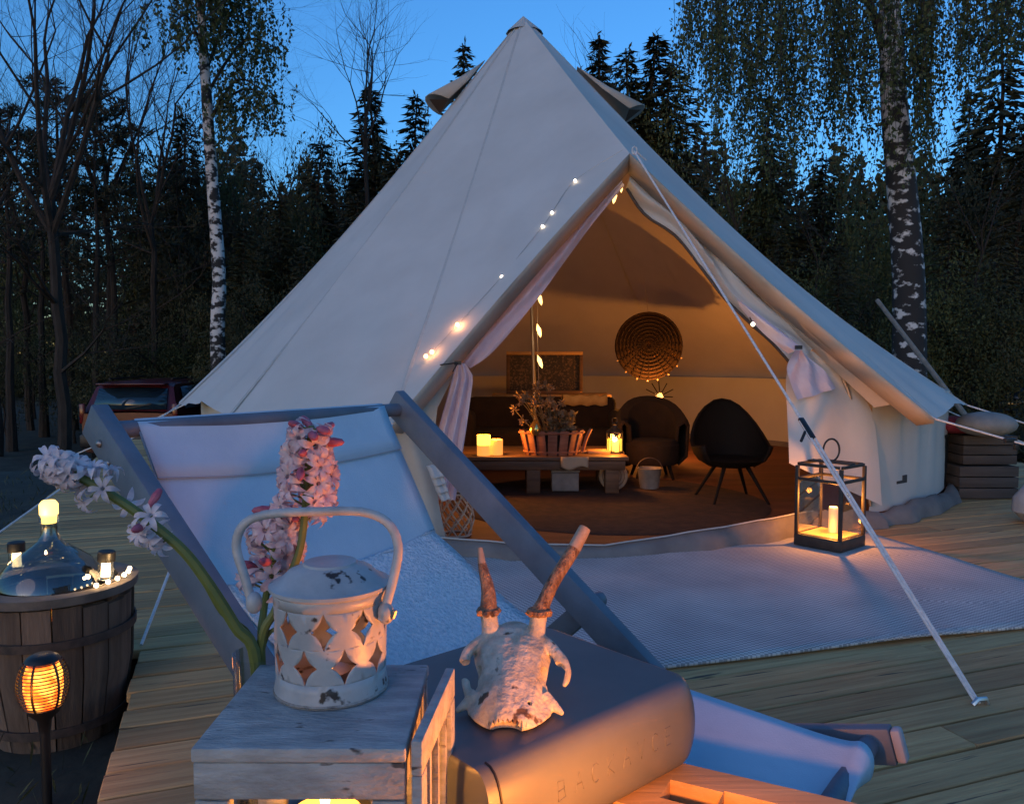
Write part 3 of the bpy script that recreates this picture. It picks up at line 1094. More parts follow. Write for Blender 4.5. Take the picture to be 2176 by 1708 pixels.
out = [(1332, 345), (1240, 424), (1160, 524), (1039, 650), (943, 752), (864, 846)]
mid = [(1320, 385), (1225, 482), (1150, 560), (1062, 672), (985, 765), (930, 865)]
inn = [(1326, 396), (1260, 475), (1205, 549), (1135, 645), (1050, 745), (1000, 782)]
mid2 = mid[:4] + [(1010, 735), (974, 772)]
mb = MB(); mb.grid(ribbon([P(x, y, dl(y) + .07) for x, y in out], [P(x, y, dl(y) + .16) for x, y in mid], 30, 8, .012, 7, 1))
mb.build('door_panel', canvas_shaded, tent)
mb = MB(); mb.grid(ribbon([P(x, y, dl(y) + .15) for x, y in mid2], [P(x, y, dl(y) + .20) for x, y in inn], 34, 10, .014, 8, 2, .02))
mb.build('mesh_curtain', mesh_m, tent)
# hanging end of the curtain, pleated
rows = []
for j in range(24):
    t = j / 23
    row = []
    for i in range(22):
        s = i / 21
        xl = np.interp(t, [0, .1, .5, 1], [969, 962, 930, 912]); xr = np.interp(t, [0, .1, .5, 1], [990, 1006, 990, 968])
        y = 772 + t * 290
        row.append(P(lerp(xl, xr, s), y, 3.60 - .05 * t + .022 * math.sin(s * 17 + t * 2) * min(1, t * 4 + .2)))
    rows.append(row)
mb = MB(); mb.grid(rows); mb.build('mesh_curtain', mesh_m, tent)
mb = MB(); mb.box(P(973, 771, 3.55), (.03, .02, .018)); mb.tube([P(973, 771, 3.54), P(935, 775, 3.50)], .003, 5); mb.tube([P(972, 772, 3.54), P(962, 790, 3.52)], .003, 5)
mb.build('tie_toggle', blackp, tent)
# left lower jamb
mb = MB()
mb.grid(ribbon([P(864, 846, 3.50), P(842, 905, 3.46), P(828, 1000, 3.44), P(835, 1192, 3.44)], [P(930, 865, 3.58), P(925, 940, 3.56), P(930, 1050, 3.52), P(955, 1185, 3.46)], 24, 10, .02, 8, 3))
mb.build('door_panel', canvas_shaded, tent)
# folded pale cloth pocket on that jamb
mb = MB()
for k in range(4):
    mb.grid(ribbon([P(906 + k * 6, 990 + k * 16, 3.46), P(918 + k * 7, 1018 + k * 16, 3.44)], [P(930 + k * 6, 985 + k * 16, 3.47), P(946 + k * 4, 1012 + k * 16, 3.45)], 6, 3, .004))
mb.build('pocket', M_('pale pocket cloth', (.45, .44, .43), rough=.9), tent, solid=.004)

# right side: shaded hem strip, thick rolled fold, flap
o8 = [(1346, 336), (1402, 386), (1482, 470), (1562, 552), (1642, 632), (1722, 708), (1800, 772), (1925, 852)]
f8 = [(1343, 354), (1380, 396), (1445, 462), (1512, 530), (1577, 594), (1642, 660), (1705, 722), (1860, 866)]
i8 = [(1331, 398), (1368, 452), (1438, 502), (1503, 585), (1538, 630), (1593, 684), (1638, 724), (1676, 766)]
f8b = f8[:6] + [(1700, 712), (1728, 742)]
mb = MB(); mb.grid(ribbon([P(x, y, dr(y) + .07) for x, y in o8], [P(x, y, dr(y) + .16) for x, y in f8], 34, 8, .012, 6, 4)); mb.build('door_panel', canvas_shaded, tent)
mb = MB(); mb.grid(ribbon([P(x, y, dr(y) + .15) for x, y in f8b], [P(x, y, dr(y) + .17) for x, y in i8], 40, 12, .016, 10, 5, .045)); mb.build('rolled_flap', canvas, tent)
mb = MB(); mb.tube(smooth([P(x + 1, y + 3, dr(y) + .165) for x, y in i8], 30), .008, 6); mb.build('zip', M_('dark zip', (.05, .04, .035), rough=.6), tent)
# white mesh strip on the roll, then the hanging bunch
mb = MB(); mb.grid(ribbon([P(1560, 630, 3.93), P(1620, 672, 3.90), P(1696, 734, 3.86)], [P(1570, 652, 3.93), P(1625, 712, 3.90), P(1676, 752, 3.86)], 16, 6, .008, 9, 6, .03)); mb.build('mesh_curtain', mesh_m, tent)

left = smooth([P(1690, 742, 3.99), P(1671, 800, 3.95), P(1673, 880, 3.91), P(1676, 945, 3.85), P(1677, 984, 3.81)], 26)
right = smooth([P(1728, 746, 4.05), P(1800, 812, 4.09), P(1850, 868, 4.09), P(1866, 960, 4.08), P(1874, 1074, 4.06)], 26)
bot = smooth([P(1677, 984, 3.81), P(1716, 1002, 3.83), P(1760, 1023, 3.89), P(1812, 1046, 3.99), P(1874, 1074, 4.06)], 18)
top = smooth([P(1690, 742, 3.99), P(1708, 742, 4.00), P(1728, 746, 4.05)], 18)
rows = []
for i in range(26):
    v = i / 25
    r = []
    for j in range(18):
        u = j / 17
        p = lerp(left[i], right[i], u) + lerp(top[j], bot[j], v) - (lerp(lerp(top[0], top[-1], u), lerp(bot[0], bot[-1], u), v))
        w = .018 * math.sin(u * 9 + v * 2.5) * (1 - v * .3) + .012 * math.sin(u * 4 - v * 9)
        r.append(p + Vector((0, w * min(1, u * 5) * min(1, (1 - u) * 5), 0)))
    rows.append(r)
mb = MB(); mb.grid(rows); flap = mb.build('door_flap', canvas, tent, angle=60)
mb = MB(); mb.grid(ribbon([P(1692, 744, 3.94), P(1672, 790, 3.90), P(1694, 850, 3.88)], [P(1702, 744, 3.94), P(1745, 782, 3.96), P(1777, 824, 3.98)], 18, 12, .016, 13, 7, .02)); mb.build('mesh_curtain', mesh_m, tent)
mb = MB(); mb.box(P(1697, 738, 3.82), (.03, .02, .018)); mb.build('tie_toggle', blackp, tent)

# --- guy ropes
peg = PZ(2078, 1494, 0.004)
sl_pt = P(1868, 1178, 0)  # placeholder, replaced below
ropeA = A_TOP + Vector((.02, -.03, .0))
mb = MB()
dirv = (peg - ropeA)
tS = .66
k0 = lerp(ropeA, peg, tS)
mb.tube([ropeA, k0], .0048, 6)
sdv = dirv.cross(Vector((0, 0, 1))).normalized() * .007
mb.tube([k0 + sdv, peg + sdv * .6], .0045, 6); mb.tube([k0 - sdv, peg - sdv * .6], .0045, 6)
for k in range(3):
    mb.tube([ropeA + Vector((.012 * math.cos(a + k), -.004, .02 * math.sin(a + k) + .005)) for a in np.linspace(0, 5.5, 10)], .0035, 5)
mb.tube([ropeA + Vector((.01, 0, .0)), A_TOP + Vector((.085, 0, -.035))], .004, 5)
rope = mb.build('guy_rope', rope_m, tent)
mb = MB(); mb.beam(k0 - dirv.normalized() * .01, k0 + dirv.normalized() * .085, .020, .012)
mb.tube([k0 + dirv.normalized() * .05 + Vector((-.01, 0, 0)), k0 + dirv.normalized() * .07 + Vector((-.035, -.005, -.02))], .006, 5)
mb.build('rope_slider', blackp, rope, bevel=.003)
mb = MB(); mb.tube([peg + Vector((-.012, .0, -.003)), peg + Vector((0, 0, .010)), peg + Vector((.022, .004, .010)), peg + Vector((.026, .004, -.003))], .006, 6)
mb.build('peg', M_('bright steel', (.55, .55, .55), rough=.3, metal=.9), rope)


def guy(al, end, sag=.02, nm='guy_rope'):
    s = eave(al)
    m = MB()
    pts = [lerp(s, end, i / 10) - Vector((0, 0, sag * math.sin(PI * i / 10))) for i in range(11)]
    m.tube(pts, .0048, 6)
    return m.build(nm, rope_m, tent)


r1 = guy(35.5, P(2250, 965, 3.55), .0)
mb = MB(); q = lerp(eave(35.5), P(2250, 965, 3.55), .62); mb.box(q, (.05, .025, .02)); mb.box(q + Vector((.03, 0, -.03)), (.02, .02, .03)); mb.build('rope_slider', blackp, r1, bevel=.004)
guy(62, P(2260, 925, 4.6), .0)
guy(322, PZ(300, 1370, .003), .0)
guy(298, PZ(-120, 1215, .003), .0)
guy(90, Vector((4.6, 6.4, .0))); guy(270, Vector((-3.7, 6.3, .0)))

# --- string of tiny bulbs along the door edge (outside of the roof) and over the roll
nL = (A_TOP - APEX).cross(footL - APEX).normalized()
if nL.dot(EYE - APEX) < 0: nL = -nL
bulbs = [PPL(x, y, APEX + nL * .012, nL) for x, y in ((1222, 384), (1173, 452), (1153, 481), (1066, 588), (972, 690), (918, 748), (905, 757))]
st = thing('string_light', bulbs[-1], 'string of tiny warm bulbs clipped along the tent door edge', 'string light')
mb = MB(); mb.tube(smooth([A_TOP + nL * .02 + Vector((-.03, 0, 0))] + bulbs, 50), .0011, 4); mb.build('wire', M_('copper wire', (.35, .30, .25), rough=.4, metal=.5), st)
bm_ = glow_mat('warm white bulb', (1.0, .80, .58), 1.6)
bm2 = glow_mat('orange bulb', (1.0, .50, .20), 1.4)
for i, p in enumerate(bulbs):
    mb = MB(); mb.ball(p, .0075 if i < 4 else .010, 8, 6); mb.build('bulb', bm_ if i < 4 else bm2, st)
for i in (4, 5):
    lamp('bulb_light', bulbs[i] + nL * .02, .045, (1, .40, .16), .01, st)
lamp('bulb_light', P(972, 690, bulbs[4].y - .03), .02, (1, .40, .16), .01, st)
mb = MB(); b2 = P(1600, 689, 3.78); mb.ball(b2, .010, 8, 6); 
s2 = thing('clip_light', b2, 'single glowing bulb clipped on the rolled tent flap', 'bulb'); mb.build('bulb', bm_, s2)
mb = MB(); mb.tube([b2 + Vector((0, .01, .008)), b2 + Vector((0, .05, .035))], .003, 5); mb.build('clip', blackp, s2)
lamp('bulb_light', b2 + Vector((0, -.02, 0)), .06, WARM2, .01, s2)

# ================================================================== INSIDE THE TENT
tin_dark = M_('dark brown cloth', (.009, .005, .004), (.018, .010, .007), .95, 12, bump=.2, bscale=40)
near_black = M_('black shell plastic', (.006, .005, .0045), rough=.75, spec=.2)
# dark round rug
mb = MB()
rc = PZ(1290, 1062, .017)
mb.lathe([(0.0, .022), (.9, .022), (.93, .014)], Vector((rc.x, rc.y, 0)), 40)
tag(mb.build('round_rug', M_('dark brown rug', (.022, .013, .008), (.05, .026, .014), .95, 14, bump=.3, bscale=60)), 'dark round rug spread on the tent floor under the low table', 'rug')

# low table made from boards on stub legs
td, tz = 4.9, .25
x0, x1 = (930 - CX) / F * td, (1338 - CX) / F * td
tb = thing('low_table', ((x0 + x1) / 2, td + .3, .022), 'low wooden board table carrying candles and flowers in the tent', 'table')
for k in range(5):
    mb = MB(); mb.box(((x0 + x1) / 2 + random.uniform(-.015, .015), td + .06 + k * .125, tz - .0125), (x1 - x0, .118, .025)); mb.build('board', dark_wood, tb, bevel=.004)
for sx in (x0 + .10, (x0 + x1) / 2, x1 - .10):
    for sy in (td + .06, td + .55):
        mb = MB(); mb.box((sx, sy, (tz - .025 + .022) / 2), (.085, .085, tz - .047)); mb.build('leg', dark_wood, tb, bevel=.004)
mb = MB(); mb.box(((x0 + x1) / 2, td + .02, tz - .055), (x1 - x0 - .04, .02, .055)); mb.build('apron', dark_wood, tb, bevel=.003)

# stored things under the table
def simple(name, mb, mat, label, cat, **k):
    return tag(mb.build(name, mat, None, **k), label, cat)


grey_b = M_('grey galvanised tin', (.16, .15, .14), (.24, .23, .21), .6, 14)
c = P(1200, 1030, 5.02)
bx = thing('storage_box', (c.x, c.y, .022), 'pale grey box pushed under the low table in the tent', 'box')
mb = MB(); mb.box((c.x, c.y, .085), (.17, .12, .115)); mb.build('body', grey_b, bx, bevel=.006)
mb = MB(); mb.box((c.x, c.y, .152), (.18, .13, .016)); mb.build('lid', grey_b, bx, bevel=.004)
c = P(1303, 1020, 5.02)
ws = thing('wood_slice', (c.x, c.y, .022), 'round slice of pale wood leaning under the low table', 'wood slice')
Mx = Matrix.Rotation(R(80), 3, 'X')
mb = MB(); mb.lathe([(0, .012), (.085, .012), (.092, .006), (.092, -.006), (.085, -.012), (0, -.012)], Vector((c.x, c.y, .115)), 24, Mx); mb.build('bark_rim', M_('pale cut wood', (.24, .17, .11), (.33, .25, .17), .8, 30), ws)
mb = MB()
for rr in (.03, .05, .07):
    mb.tube([Vector((c.x, c.y, .115)) + Mx @ Vector((rr * math.cos(a), rr * math.sin(a), .013)) for a in np.linspace(0, 2 * PI, 24, endpoint=False)], .0025, 4, closed=True)
mb.build('growth_ring', M_('ring brown', (.15, .09, .05), rough=.8), ws)
c = P(1380, 1005, 5.1)
bk = thing('tin_bucket', (c.x, c.y, .022), 'small grey tin bucket with handle beside the low table', 'bucket')
mb = MB(); mb.lathe([(0, .026), (.06, .026), (.078, .15), (.083, .155), (.076, .155), (.058, .034)], Vector((c.x, c.y, 0)), 20); mb.build('body', grey_b, bk)
mb = MB(); mb.tube([Vector((c.x + .08 * math.cos(a), c.y, .15 + .07 * math.sin(a))) for a in np.linspace(0, PI, 12)], .004, 5); mb.build('handle', iron, bk)

# candles on the table
cand = M_('lit candle wax', (.80, .42, .15), (.85, .50, .20), .6, 6, emit=(1.0, .33, .05), estr=.22)
cand2 = glow_mat('lit candle top', (1.0, .55, .07), .55)
for i, (px, pyb, h, r, lab) in enumerate(((1028, 971, .128, .042, 'tall square-shouldered pillar candle glowing yellow on the low table'), (1055, 972, .098, .040, 'shorter round pillar candle glowing orange beside the tall one'))):
    p = P(px, pyb, td + .08 + .04 * i); p.z = tz
    t = thing('pillar_candle', p, lab, 'candle')
    hh = h * (.52 if i == 0 else 1)
    mb = MB(); mb.lathe([(0, 0), (r, 0), (r, hh - .004), (r - .006, hh), (0, hh - .004)], p, 18); mb.build('wax', cand, t)
    if i == 0:
        mb = MB(); mb.lathe([(0, hh), (r, hh), (r * 1.01, h), (r * .8, h - .006), (0, h - .012)], p, 18); mb.build('lit_rim', cand2, t)
    mb = MB(); mb.tube([p + Vector((0, 0, h - .012)), p + Vector((.002, 0, h + .006))], .0025, 5); mb.build('wick', blackp, t)
    lamp('candle_light', p + Vector((0, -.01, h + .05)), 1.1, WARM, .03, t)

# wooden basket with plant and a golden vase
p = P(1172, 963, td + .16); p.z = tz
bk = thing('flower_basket', p, 'red brown wooden basket full of flowers on the low table', 'basket')
bw = M_('basket slat wood', (.20, .075, .045), (.30, .13, .08), .7, 1, 5, stretch=(8, 8, 40), rnd=.15)
for k in range(16):
    a = 2 * PI * k / 16
    e = Vector((math.cos(a) * .165, math.sin(a) * .11, 0)); e2 = Vector((math.cos(a) * .20, math.sin(a) * .13, 0))
    mb = MB(); mb.beam(p + e, p + e2 + Vector((0, 0, .155)), .058, .008, up=(math.cos(a), math.sin(a), .1)); mb.build('slat', bw, bk, bevel=.002)
for zz, s in ((.02, .175), (.14, .205)):
    mb = MB(); mb.tube([p + Vector((math.cos(a) * s, math.sin(a) * s * .66, zz)) for a in np.linspace(0, 2 * PI, 28, endpoint=False)], .007, 6, closed=True); mb.build('band', bw, bk)
mb = MB(); mb.lathe([(0, .02), (.16, .02), (.17, .12), (0, .12)], p, 20, Matrix.Diagonal((1, .64, 1))); mb.build('soil', tin_dark, bk)
mb = MB(); mb.tube(smooth([p + Vector((.195, -.03, .02)), p + Vector((.215, -.05, .10)), p + Vector((.245, -.05, .165))], 8), .011, 6); mb.build('handle', bw, bk)
# plants in it
gg = np.random.default_rng(3)
dry = M_('dried flower heads', (.16, .12, .06), (.42, .30, .18), .8, 30, trans=.15)
dry2 = M_('dusky leaves', (.09, .075, .05), (.22, .19, .12), .8, 30, trans=.2)
pl = thing('dried_flowers', p + Vector((0, 0, .12)), 'bunch of dried flowers and leaves standing in the basket', 'flowers')
mb = MB(); heads = []
for k in range(34):
    a = gg.uniform(0, 6.28); s = gg.uniform(.02, .14)
    e = p + Vector((math.cos(a) * s - .05 - .03 * (k % 3), math.sin(a) * s * .6, .16 + gg.uniform(.03, .33) * (1.15 - s * 4)))
    b0 = p + Vector((math.cos(a) * s * .5 - .02, math.sin(a) * s * .4, .12))
    mb.tube(smooth([b0, lerp(b0, e, .6) + Vector((gg.normal(0, .01), 0, .02)), e], 6), .003, 4); heads.append(e)
mb.build('stem', M_('dry stem', (.10, .09, .05), rough=.9), pl)
Cs, Us, Vs = [], [], []
for e in heads:
    m = 26
    d = unit(gg.normal(size=(m, 3)))
    Cs.append(np.array(e) + d * gg.uniform(.004, .03, (m, 1))); Us.append(d * gg.uniform(.008, .018, (m, 1))); Vs.append(unit(np.cross(d, gg.normal(size=(m, 3)))) * .007)
rhombi('blossoms', np.concatenate(Cs), np.concatenate(Us), np.concatenate(Vs), dry, pl)
m = 260
cc = np.array(p) + np.stack([gg.uniform(-.02, .15, m), gg.uniform(-.09, .09, m), .13 + gg.uniform(0, .14, m)], -1)
d = unit(gg.normal(size=(m, 3)) + np.array([0, 0, .5]))
rhombi('leaves', cc, d * .024, unit(np.cross(d, gg.normal(size=(m, 3)))) * .013, dry2, pl)
gp = p + Vector((-.105, -.10, .125))
gv = M_('gold glass', (.75, .50, .16), rough=.18, metal=.9)
t = thing('gold_ornament', gp, 'shiny golden pear-shaped ornament at the rim of the flower basket', 'ornament')
mb = MB(); mb.lathe([(0, 0), (.028, .004), (.040, .03), (.036, .06), (.02, .085), (.008, .10), (0, .102)], gp, 20); mb.build('body', gv, t)
mb = MB(); mb.tube([gp + Vector((0, 0, .10)), gp + Vector((.004, 0, .116))], .003, 5); mb.build('stalk', gv, t)
# cloth hanging over the table edge
mb = MB(); mb.grid([[Vector((x, td - .012 - .006 * math.sin(x * 60), tz + .002 - t * .07 - .012 * math.sin(x * 40) * t)) for x in np.linspace(.30, .47, 12)] for t in np.linspace(0, 1, 6)])
tag(mb.build('napkin', M_('beige napkin', (.36, .30, .22), rough=.9), None, solid=.003), 'crumpled beige napkin hanging over the front of the low table', 'napkin')
# book under the lantern
p = P(1276, 957, td + .22); p.z = tz
t = thing('wooden_tray', p, 'pale wooden serving board lying beside the small lantern', 'board')
mb = MB(); mb.box(p + Vector((0, 0, .009)), (.17, .12, .018)); mb.build('board', pine_wood, t, bevel=.004)
mb = MB(); mb.box(p + Vector((-.105, 0, .008)), (.05, .035, .014)); mb.build('handle', pine_wood, t, bevel=.004)

# small black lantern with glowing candle
p = P(1306, 950, td + .2); p.z = tz
t = thing('table_lantern', p, 'small black lantern with a glowing yellow candle on the low table', 'lantern')
mb = MB(); mb.lathe([(0, 0), (.054, 0), (.054, .012), (0, .012)], p, 6); mb.build('base', black_m, t)
for k in range(6):
    a = 2 * PI * k / 6
    q = p + Vector((math.cos(a) * .050, math.sin(a) * .050, 0))
    mb = MB(); mb.tube([q + Vector((0, 0, .01)), q + Vector((0, 0, .135))], .0028, 5); mb.build('post', black_m, t)
mb = MB(); mb.lathe([(.058, .132), (.054, .142), (.022, .165), (.018, .18), (.022, .186), (.006, .196), (0, .196)], p, 6); mb.build('roof', black_m, t)
mb = MB(); mb.tube([p + Vector((.018 * math.cos(a), 0, .21 + .018 * math.sin(a))) for a in np.linspace(0, 2 * PI, 14, endpoint=False)], .003, 5, closed=True); mb.build('ring', black_m, t)
mb = MB(); mb.lathe([(0, .012), (.034, .012), (.034, .082), (.03, .086), (0, .084)], p, 16); mb.build('candle', glow_mat('yellow led candle', (1.0, .55, .06), .7), t)
mb = MB(); mb.lathe([(.047, .012), (.047, .132)], p, 6); mb.build('pane', glass, t)
lamp('candle_light', p + Vector((0, -.075, .09)), .9, WARM, .02, t)
lamp('candle_light', p + Vector((.0, .09, .13)), 1.1, WARM, .02, t)

# dark sofa behind the table with a white throw, sideboard with a framed picture
sd_ = 5.95
t = thing('sofa', (P(1180, 900, sd_).x, sd_ + .35, .012), 'long dark brown sofa behind the low table in the tent', 'sofa')
xa, xb = P(985, 900, sd_).x, P(1330, 900, sd_).x
mb = MB(); mb.box(((xa + xb) / 2, sd_ + .35, .17), (xb - xa, .62, .26)); mb.build('seat', tin_dark, t, bevel=.05, seg=3)
mb = MB(); mb.box(((xa + xb) / 2, sd_ + .60, .36), (xb - xa, .16, .36)); mb.build('backrest', tin_dark, t, bevel=.05, seg=3)
for x in (xa, xb):
    mb = MB(); mb.box((x, sd_ + .34, .24), (.14, .64, .40)); mb.build('armrest', tin_dark, t, bevel=.05, seg=3)
for x in (xa + .1, xb - .1):
    for y in (sd_ + .1, sd_ + .6):
        mb = MB(); mb.tube([(x, y, .012), (x, y, .06)], .02, 8); mb.build('leg', near_black, t)
mb = MB()
ya = sd_ + .60
rows = []
for i in range(20):
    s = i / 19
    x = lerp(P(1195, 850, ya).x, P(1288, 850, ya).x, s)
    rows.append([Vector((x, ya + yy, .545 + zz + .006 * math.sin(s * 20))) for yy, zz in ((-.092, -.07), (-.09, -.02), (-.075, .006), (0, .010), (.075, .006), (.09, -.06))])
mb.grid(rows); tag(mb.build('throw', M_('ochre throw', (.42, .27, .10), (.52, .36, .16), .95, 20, bump=.2, bscale=60), None, solid=.008), 'ochre folded throw hanging over the back of the dark sofa', 'throw')

zs = P(1160, 838, 7.1).z
t = thing('sideboard', (P(1160, 838, 7.1).x, 7.25, .012), 'narrow wooden shelf cabinet behind the dark sofa', 'cabinet')
xa, xb = P(1045, 838, 7.05).x, P(1300, 838, 7.05).x
mb = MB(); mb.box(((xa + xb) / 2, 7.25, zs / 2 - .01), (xb - xa - .04, .34, zs - .05)); mb.build('body', dark_wood, t, bevel=.005)
mb = MB(); mb.box(((xa + xb) / 2, 7.25, zs - .0125), (xb - xa, .38, .025)); mb.build('top', pine_wood, t, bevel=.004)
for k in (-1, 1):
    mb = MB(); mb.box(((xa + xb) / 2 + k * (xb - xa) / 4, 7.075, zs / 2), ((xb - xa) / 2 - .06, .012, zs - .1)); mb.build('door', dark_wood, t, bevel=.003)
# framed picture leaning on it
pc0, pc1 = P(1076, 747, 7.2), P(1238, 834, 7.2)
t = thing('framed_picture', ((pc0.x + pc1.x) / 2, 7.2, zs), 'dark framed lattice picture standing on the cabinet behind the sofa', 'picture')
w, h = pc1.x - pc0.x, pc0.z - zs
cx, cz = (pc0.x + pc1.x) / 2, zs + h / 2
for a, b in (((0, h / 2 - .015), (w, .03)), ((0, -h / 2 + .015), (w, .03)), ((-w / 2 + .015, 0), (.03, h - .06)), ((w / 2 - .015, 0), (.03, h - .06))):
    mb = MB(); mb.box((cx + a[0], 7.2, cz + a[1]), (b[0], .03, b[1])); mb.build('frame', pine_wood if a[1] > .01 else dark_wood, t, bevel=.003)
mb = MB(); mb.box((cx, 7.21, cz), (w - .06, .006, h - .06)); mb.build('picture', M_('dark print', (.012, .008, .006), (.10, .06, .035), .6, 60, lo=.5, hi=.6), t)

# dark armchair to the right of the sofa
ac = Vector((P(1392, 900, 5.55).x, 5.65, .012))
t = thing('armchair', ac, 'dark rounded armchair between the sofa and the tripod lamp', 'armchair')
mb = MB(); rows = []
for i in range(17):
    a = R(-20) + R(220) * i / 16
    e = Vector((math.cos(a), math.sin(a), 0))
    hgt = .40 + .16 * max(0, math.sin(a)) ** .8
    rows.append([ac + e * .20 * .9 + Vector((0, 0, .10)), ac + e * .24 + Vector((0, 0, .16)), ac + e * .25 + Vector((0, 0, hgt - .03)), ac + e * .225 + Vector((0, 0, hgt)), ac + e * .18 + Vector((0, 0, hgt - .03)), ac + e * .17 + Vector((0, 0, .24))])
mb.grid(rows); mb.build('backrest', tin_dark, t, solid=.02)
mb = MB(); mb.lathe([(0, .10), (.17, .10), (.19, .14), (.19, .24), (.16, .27), (0, .28)], ac, 20); mb.build('seat', tin_dark, t)
for k in range(4):
    a = PI / 4 + k * PI / 2
    mb = MB(); mb.tube([ac + Vector((math.cos(a) * .13, math.sin(a) * .13, .12)), ac + Vector((math.cos(a) * .18, math.sin(a) * .18, 0))], [.016, .010], 8); mb.build('leg', near_black, t)

# black shell chair by the door
sc_ = PZ(1568, 1078, .012)
sc_ = Vector((sc_.x + .02, sc_.y + .22, .012))
t = thing('shell_chair', sc_, 'black shell chair with curved arms and thin splayed legs inside the tent door', 'chair')
mb = MB(); rows = []
for i in range(21):
    a = R(-35) + R(250) * i / 20
    e = Vector((math.cos(a), math.sin(a), 0))
    f = math.sin(a + R(8)) if True else 0
    hgt = .34 + .225 * (max(0, math.sin(a)) ** 1.6) - .02 * math.cos(2 * a)
    ro = .215 + .02 * max(0, math.sin(a))
    rows.append([sc_ + e * .13 + Vector((0, 0, .215)), sc_ + e * .19 + Vector((0, 0, .25)), sc_ + e * ro + Vector((0, 0, (hgt + .25) / 2)), sc_ + e * (ro + .015) + Vector((0, 0, hgt)), sc_ + e * (ro + .0) + Vector((0, .0, hgt + .006))])
mb.grid(rows); mb.build('backrest', near_black, t, solid=.016)
mb = MB(); mb.lathe([(0, .205), (.10, .205), (.16, .225), (.185, .25), (.15, .255), (0, .245)], sc_, 22); mb.build('seat', near_black, t)
for k in range(4):
    a = PI / 4 + k * PI / 2 + .1
    mb = MB(); mb.tube([sc_ + Vector((math.cos(a) * .10, math.sin(a) * .10, .21)), sc_ + Vector((math.cos(a) * .235, math.sin(a) * .235, 0))], [.013, .008], 8); mb.build('leg', near_black, t)

# round woven wall hanging with beads, and a low wire lamp below it that fans light over the canvas
wc_ = P(1378, 735, 7.0)
t = thing('woven_hanging', wc_ - Vector((0, 0, .33)), 'round dark woven hanging with glinting beads on the back tent wall', 'wall hanging')
wv = M_('dark woven cane', (.022, .011, .005), (.036, .018, .008), .9, 30)
wv2 = M_('dark woven ground', (.030, .015, .006), (.050, .025, .011), .9, 60, bump=.4, bscale=120)
mb = MB(); mb.lathe([(0, .0), (.285, .0), (.297, .012), (.285, .024), (0, .020)], wc_, 40, Matrix.Rotation(R(90), 3, 'X')); mb.build('disc', wv2, t)
for k in range(9):
    rr = .035 + .0315 * k
    mb = MB(); mb.tube([wc_ + Vector((rr * math.cos(a), -.027, rr * math.sin(a))) for a in np.linspace(0, 2 * PI, 40, endpoint=False)], .006, 5, closed=True); mb.build('cane_ring', wv, t)
mb = MB()
for k in range(24):
    a = 2 * PI * k / 24
    mb.tube([wc_ + Vector((.02 * math.cos(a), -.033, .02 * math.sin(a))), wc_ + Vector((.295 * math.cos(a), -.033, .295 * math.sin(a)))], .003, 4)
mb.build('spoke', wv, t)
for k, dg in enumerate((205, 228, 250, 268, 285, 305, 325, 340)):
    a = R(dg)
    mb = MB(); mb.ball(wc_ + Vector((.302 * math.cos(a), -.03, .302 * math.sin(a))), .009, 6, 5); mb.build('bead', M_('glass bead', (.6, .45, .3), rough=.15), t)
mb = MB(); mb.tube([wc_ + Vector((0, 0, .25)), wc_ + Vector((.01, .35, .62))], .0015, 4); mb.build('cord', canvas_shaded, t)
lc = P(1402, 842, 6.75)
t = thing('wire_lamp', (lc.x, lc.y, .012), 'low wire lamp glowing behind the armchair below the woven hanging', 'lamp')
mb = MB(); mb.lathe([(0, .012), (.09, .012), (.09, .026), (.012, .032), (.010, lc.z - .04), (.016, lc.z - .03), (0, lc.z - .028)], Vector((lc.x, lc.y, 0)), 20); mb.build('base', near_black, t)
mb = MB(); mb.ball(lc, .026, 12, 8); mb.build('bulb', glow_mat('lamp bulb', (1.0, .40, .09), .9), t)
for k in range(9):
    a = R(-35 + 250 * k / 8)
    e = Vector((math.cos(a), .25 + .2 * math.sin(k * 2.1), math.sin(a))).normalized()
    mb = MB(); mb.tube([lc + e * .035, lc + e * .13], .0045, 5); mb.build('wire_ray', near_black, t)
lamp('lamp_light', lc + Vector((0, .06, .0)), 4.6, WARM, .012, t)

# garland of glowing leaves wound down the centre pole, and two at the door peak
gl = glow_mat('glowing paper leaf', (1.0, .58, .18), .7)
for loc, pts, lab in ((P(1146, 700, 6.1), ((1147, 634, 6.1, 15), (1145, 702, 6.1, 15), (1147, 768, 6.1, 20)), 'garland of glowing leaf lights hanging by the tent centre pole'),
                      (P(1318, 395, 4.25), ((1319, 394, 4.26, 5), (1306, 418, 4.28, -10)), 'pair of small leaf lights hanging from the peak of the tent door')):
    t = thing('leaf_garland', loc, lab, 'garland')
    mb = MB(); cs = [P(x, y, d) for x, y, d, a in pts]
    mb.tube([cs[0] + Vector((0, 0, .25 if len(pts) > 2 else .05))] + [c + Vector((-.012, 0, 0)) for c in cs] + ([P(1145, 815, 6.1)] if len(pts) > 2 else []), .0018, 4); mb.build('wire', M_('copper wire', (.35, .30, .25), rough=.4, metal=.5), t)
    for (x, y, d, a), c in zip(pts, cs):
        s = .042 * d / 6.1
        Mr = Matrix.Rotation(R(-a), 3, 'Y')
        mb = MB(); mb.add([c + Mr @ Vector(q) * s for q in ((0, 0, 1.3), (.42, -.1, .2), (.30, 0, -.8), (0, .0, -1.35), (-.30, 0, -.7), (-.38, -.1, .3), (0, -.28, 0))], [(0, 1, 6), (1, 2, 6), (2, 3, 6), (3, 4, 6), (4, 5, 6), (5, 0, 6)])
        mb.build('leaf_light', gl, t)
    if len(pts) > 2:
        lamp('leaf_glow', cs[1] + Vector((.05, -.12, 0)), .35, WARM2, .03, t)

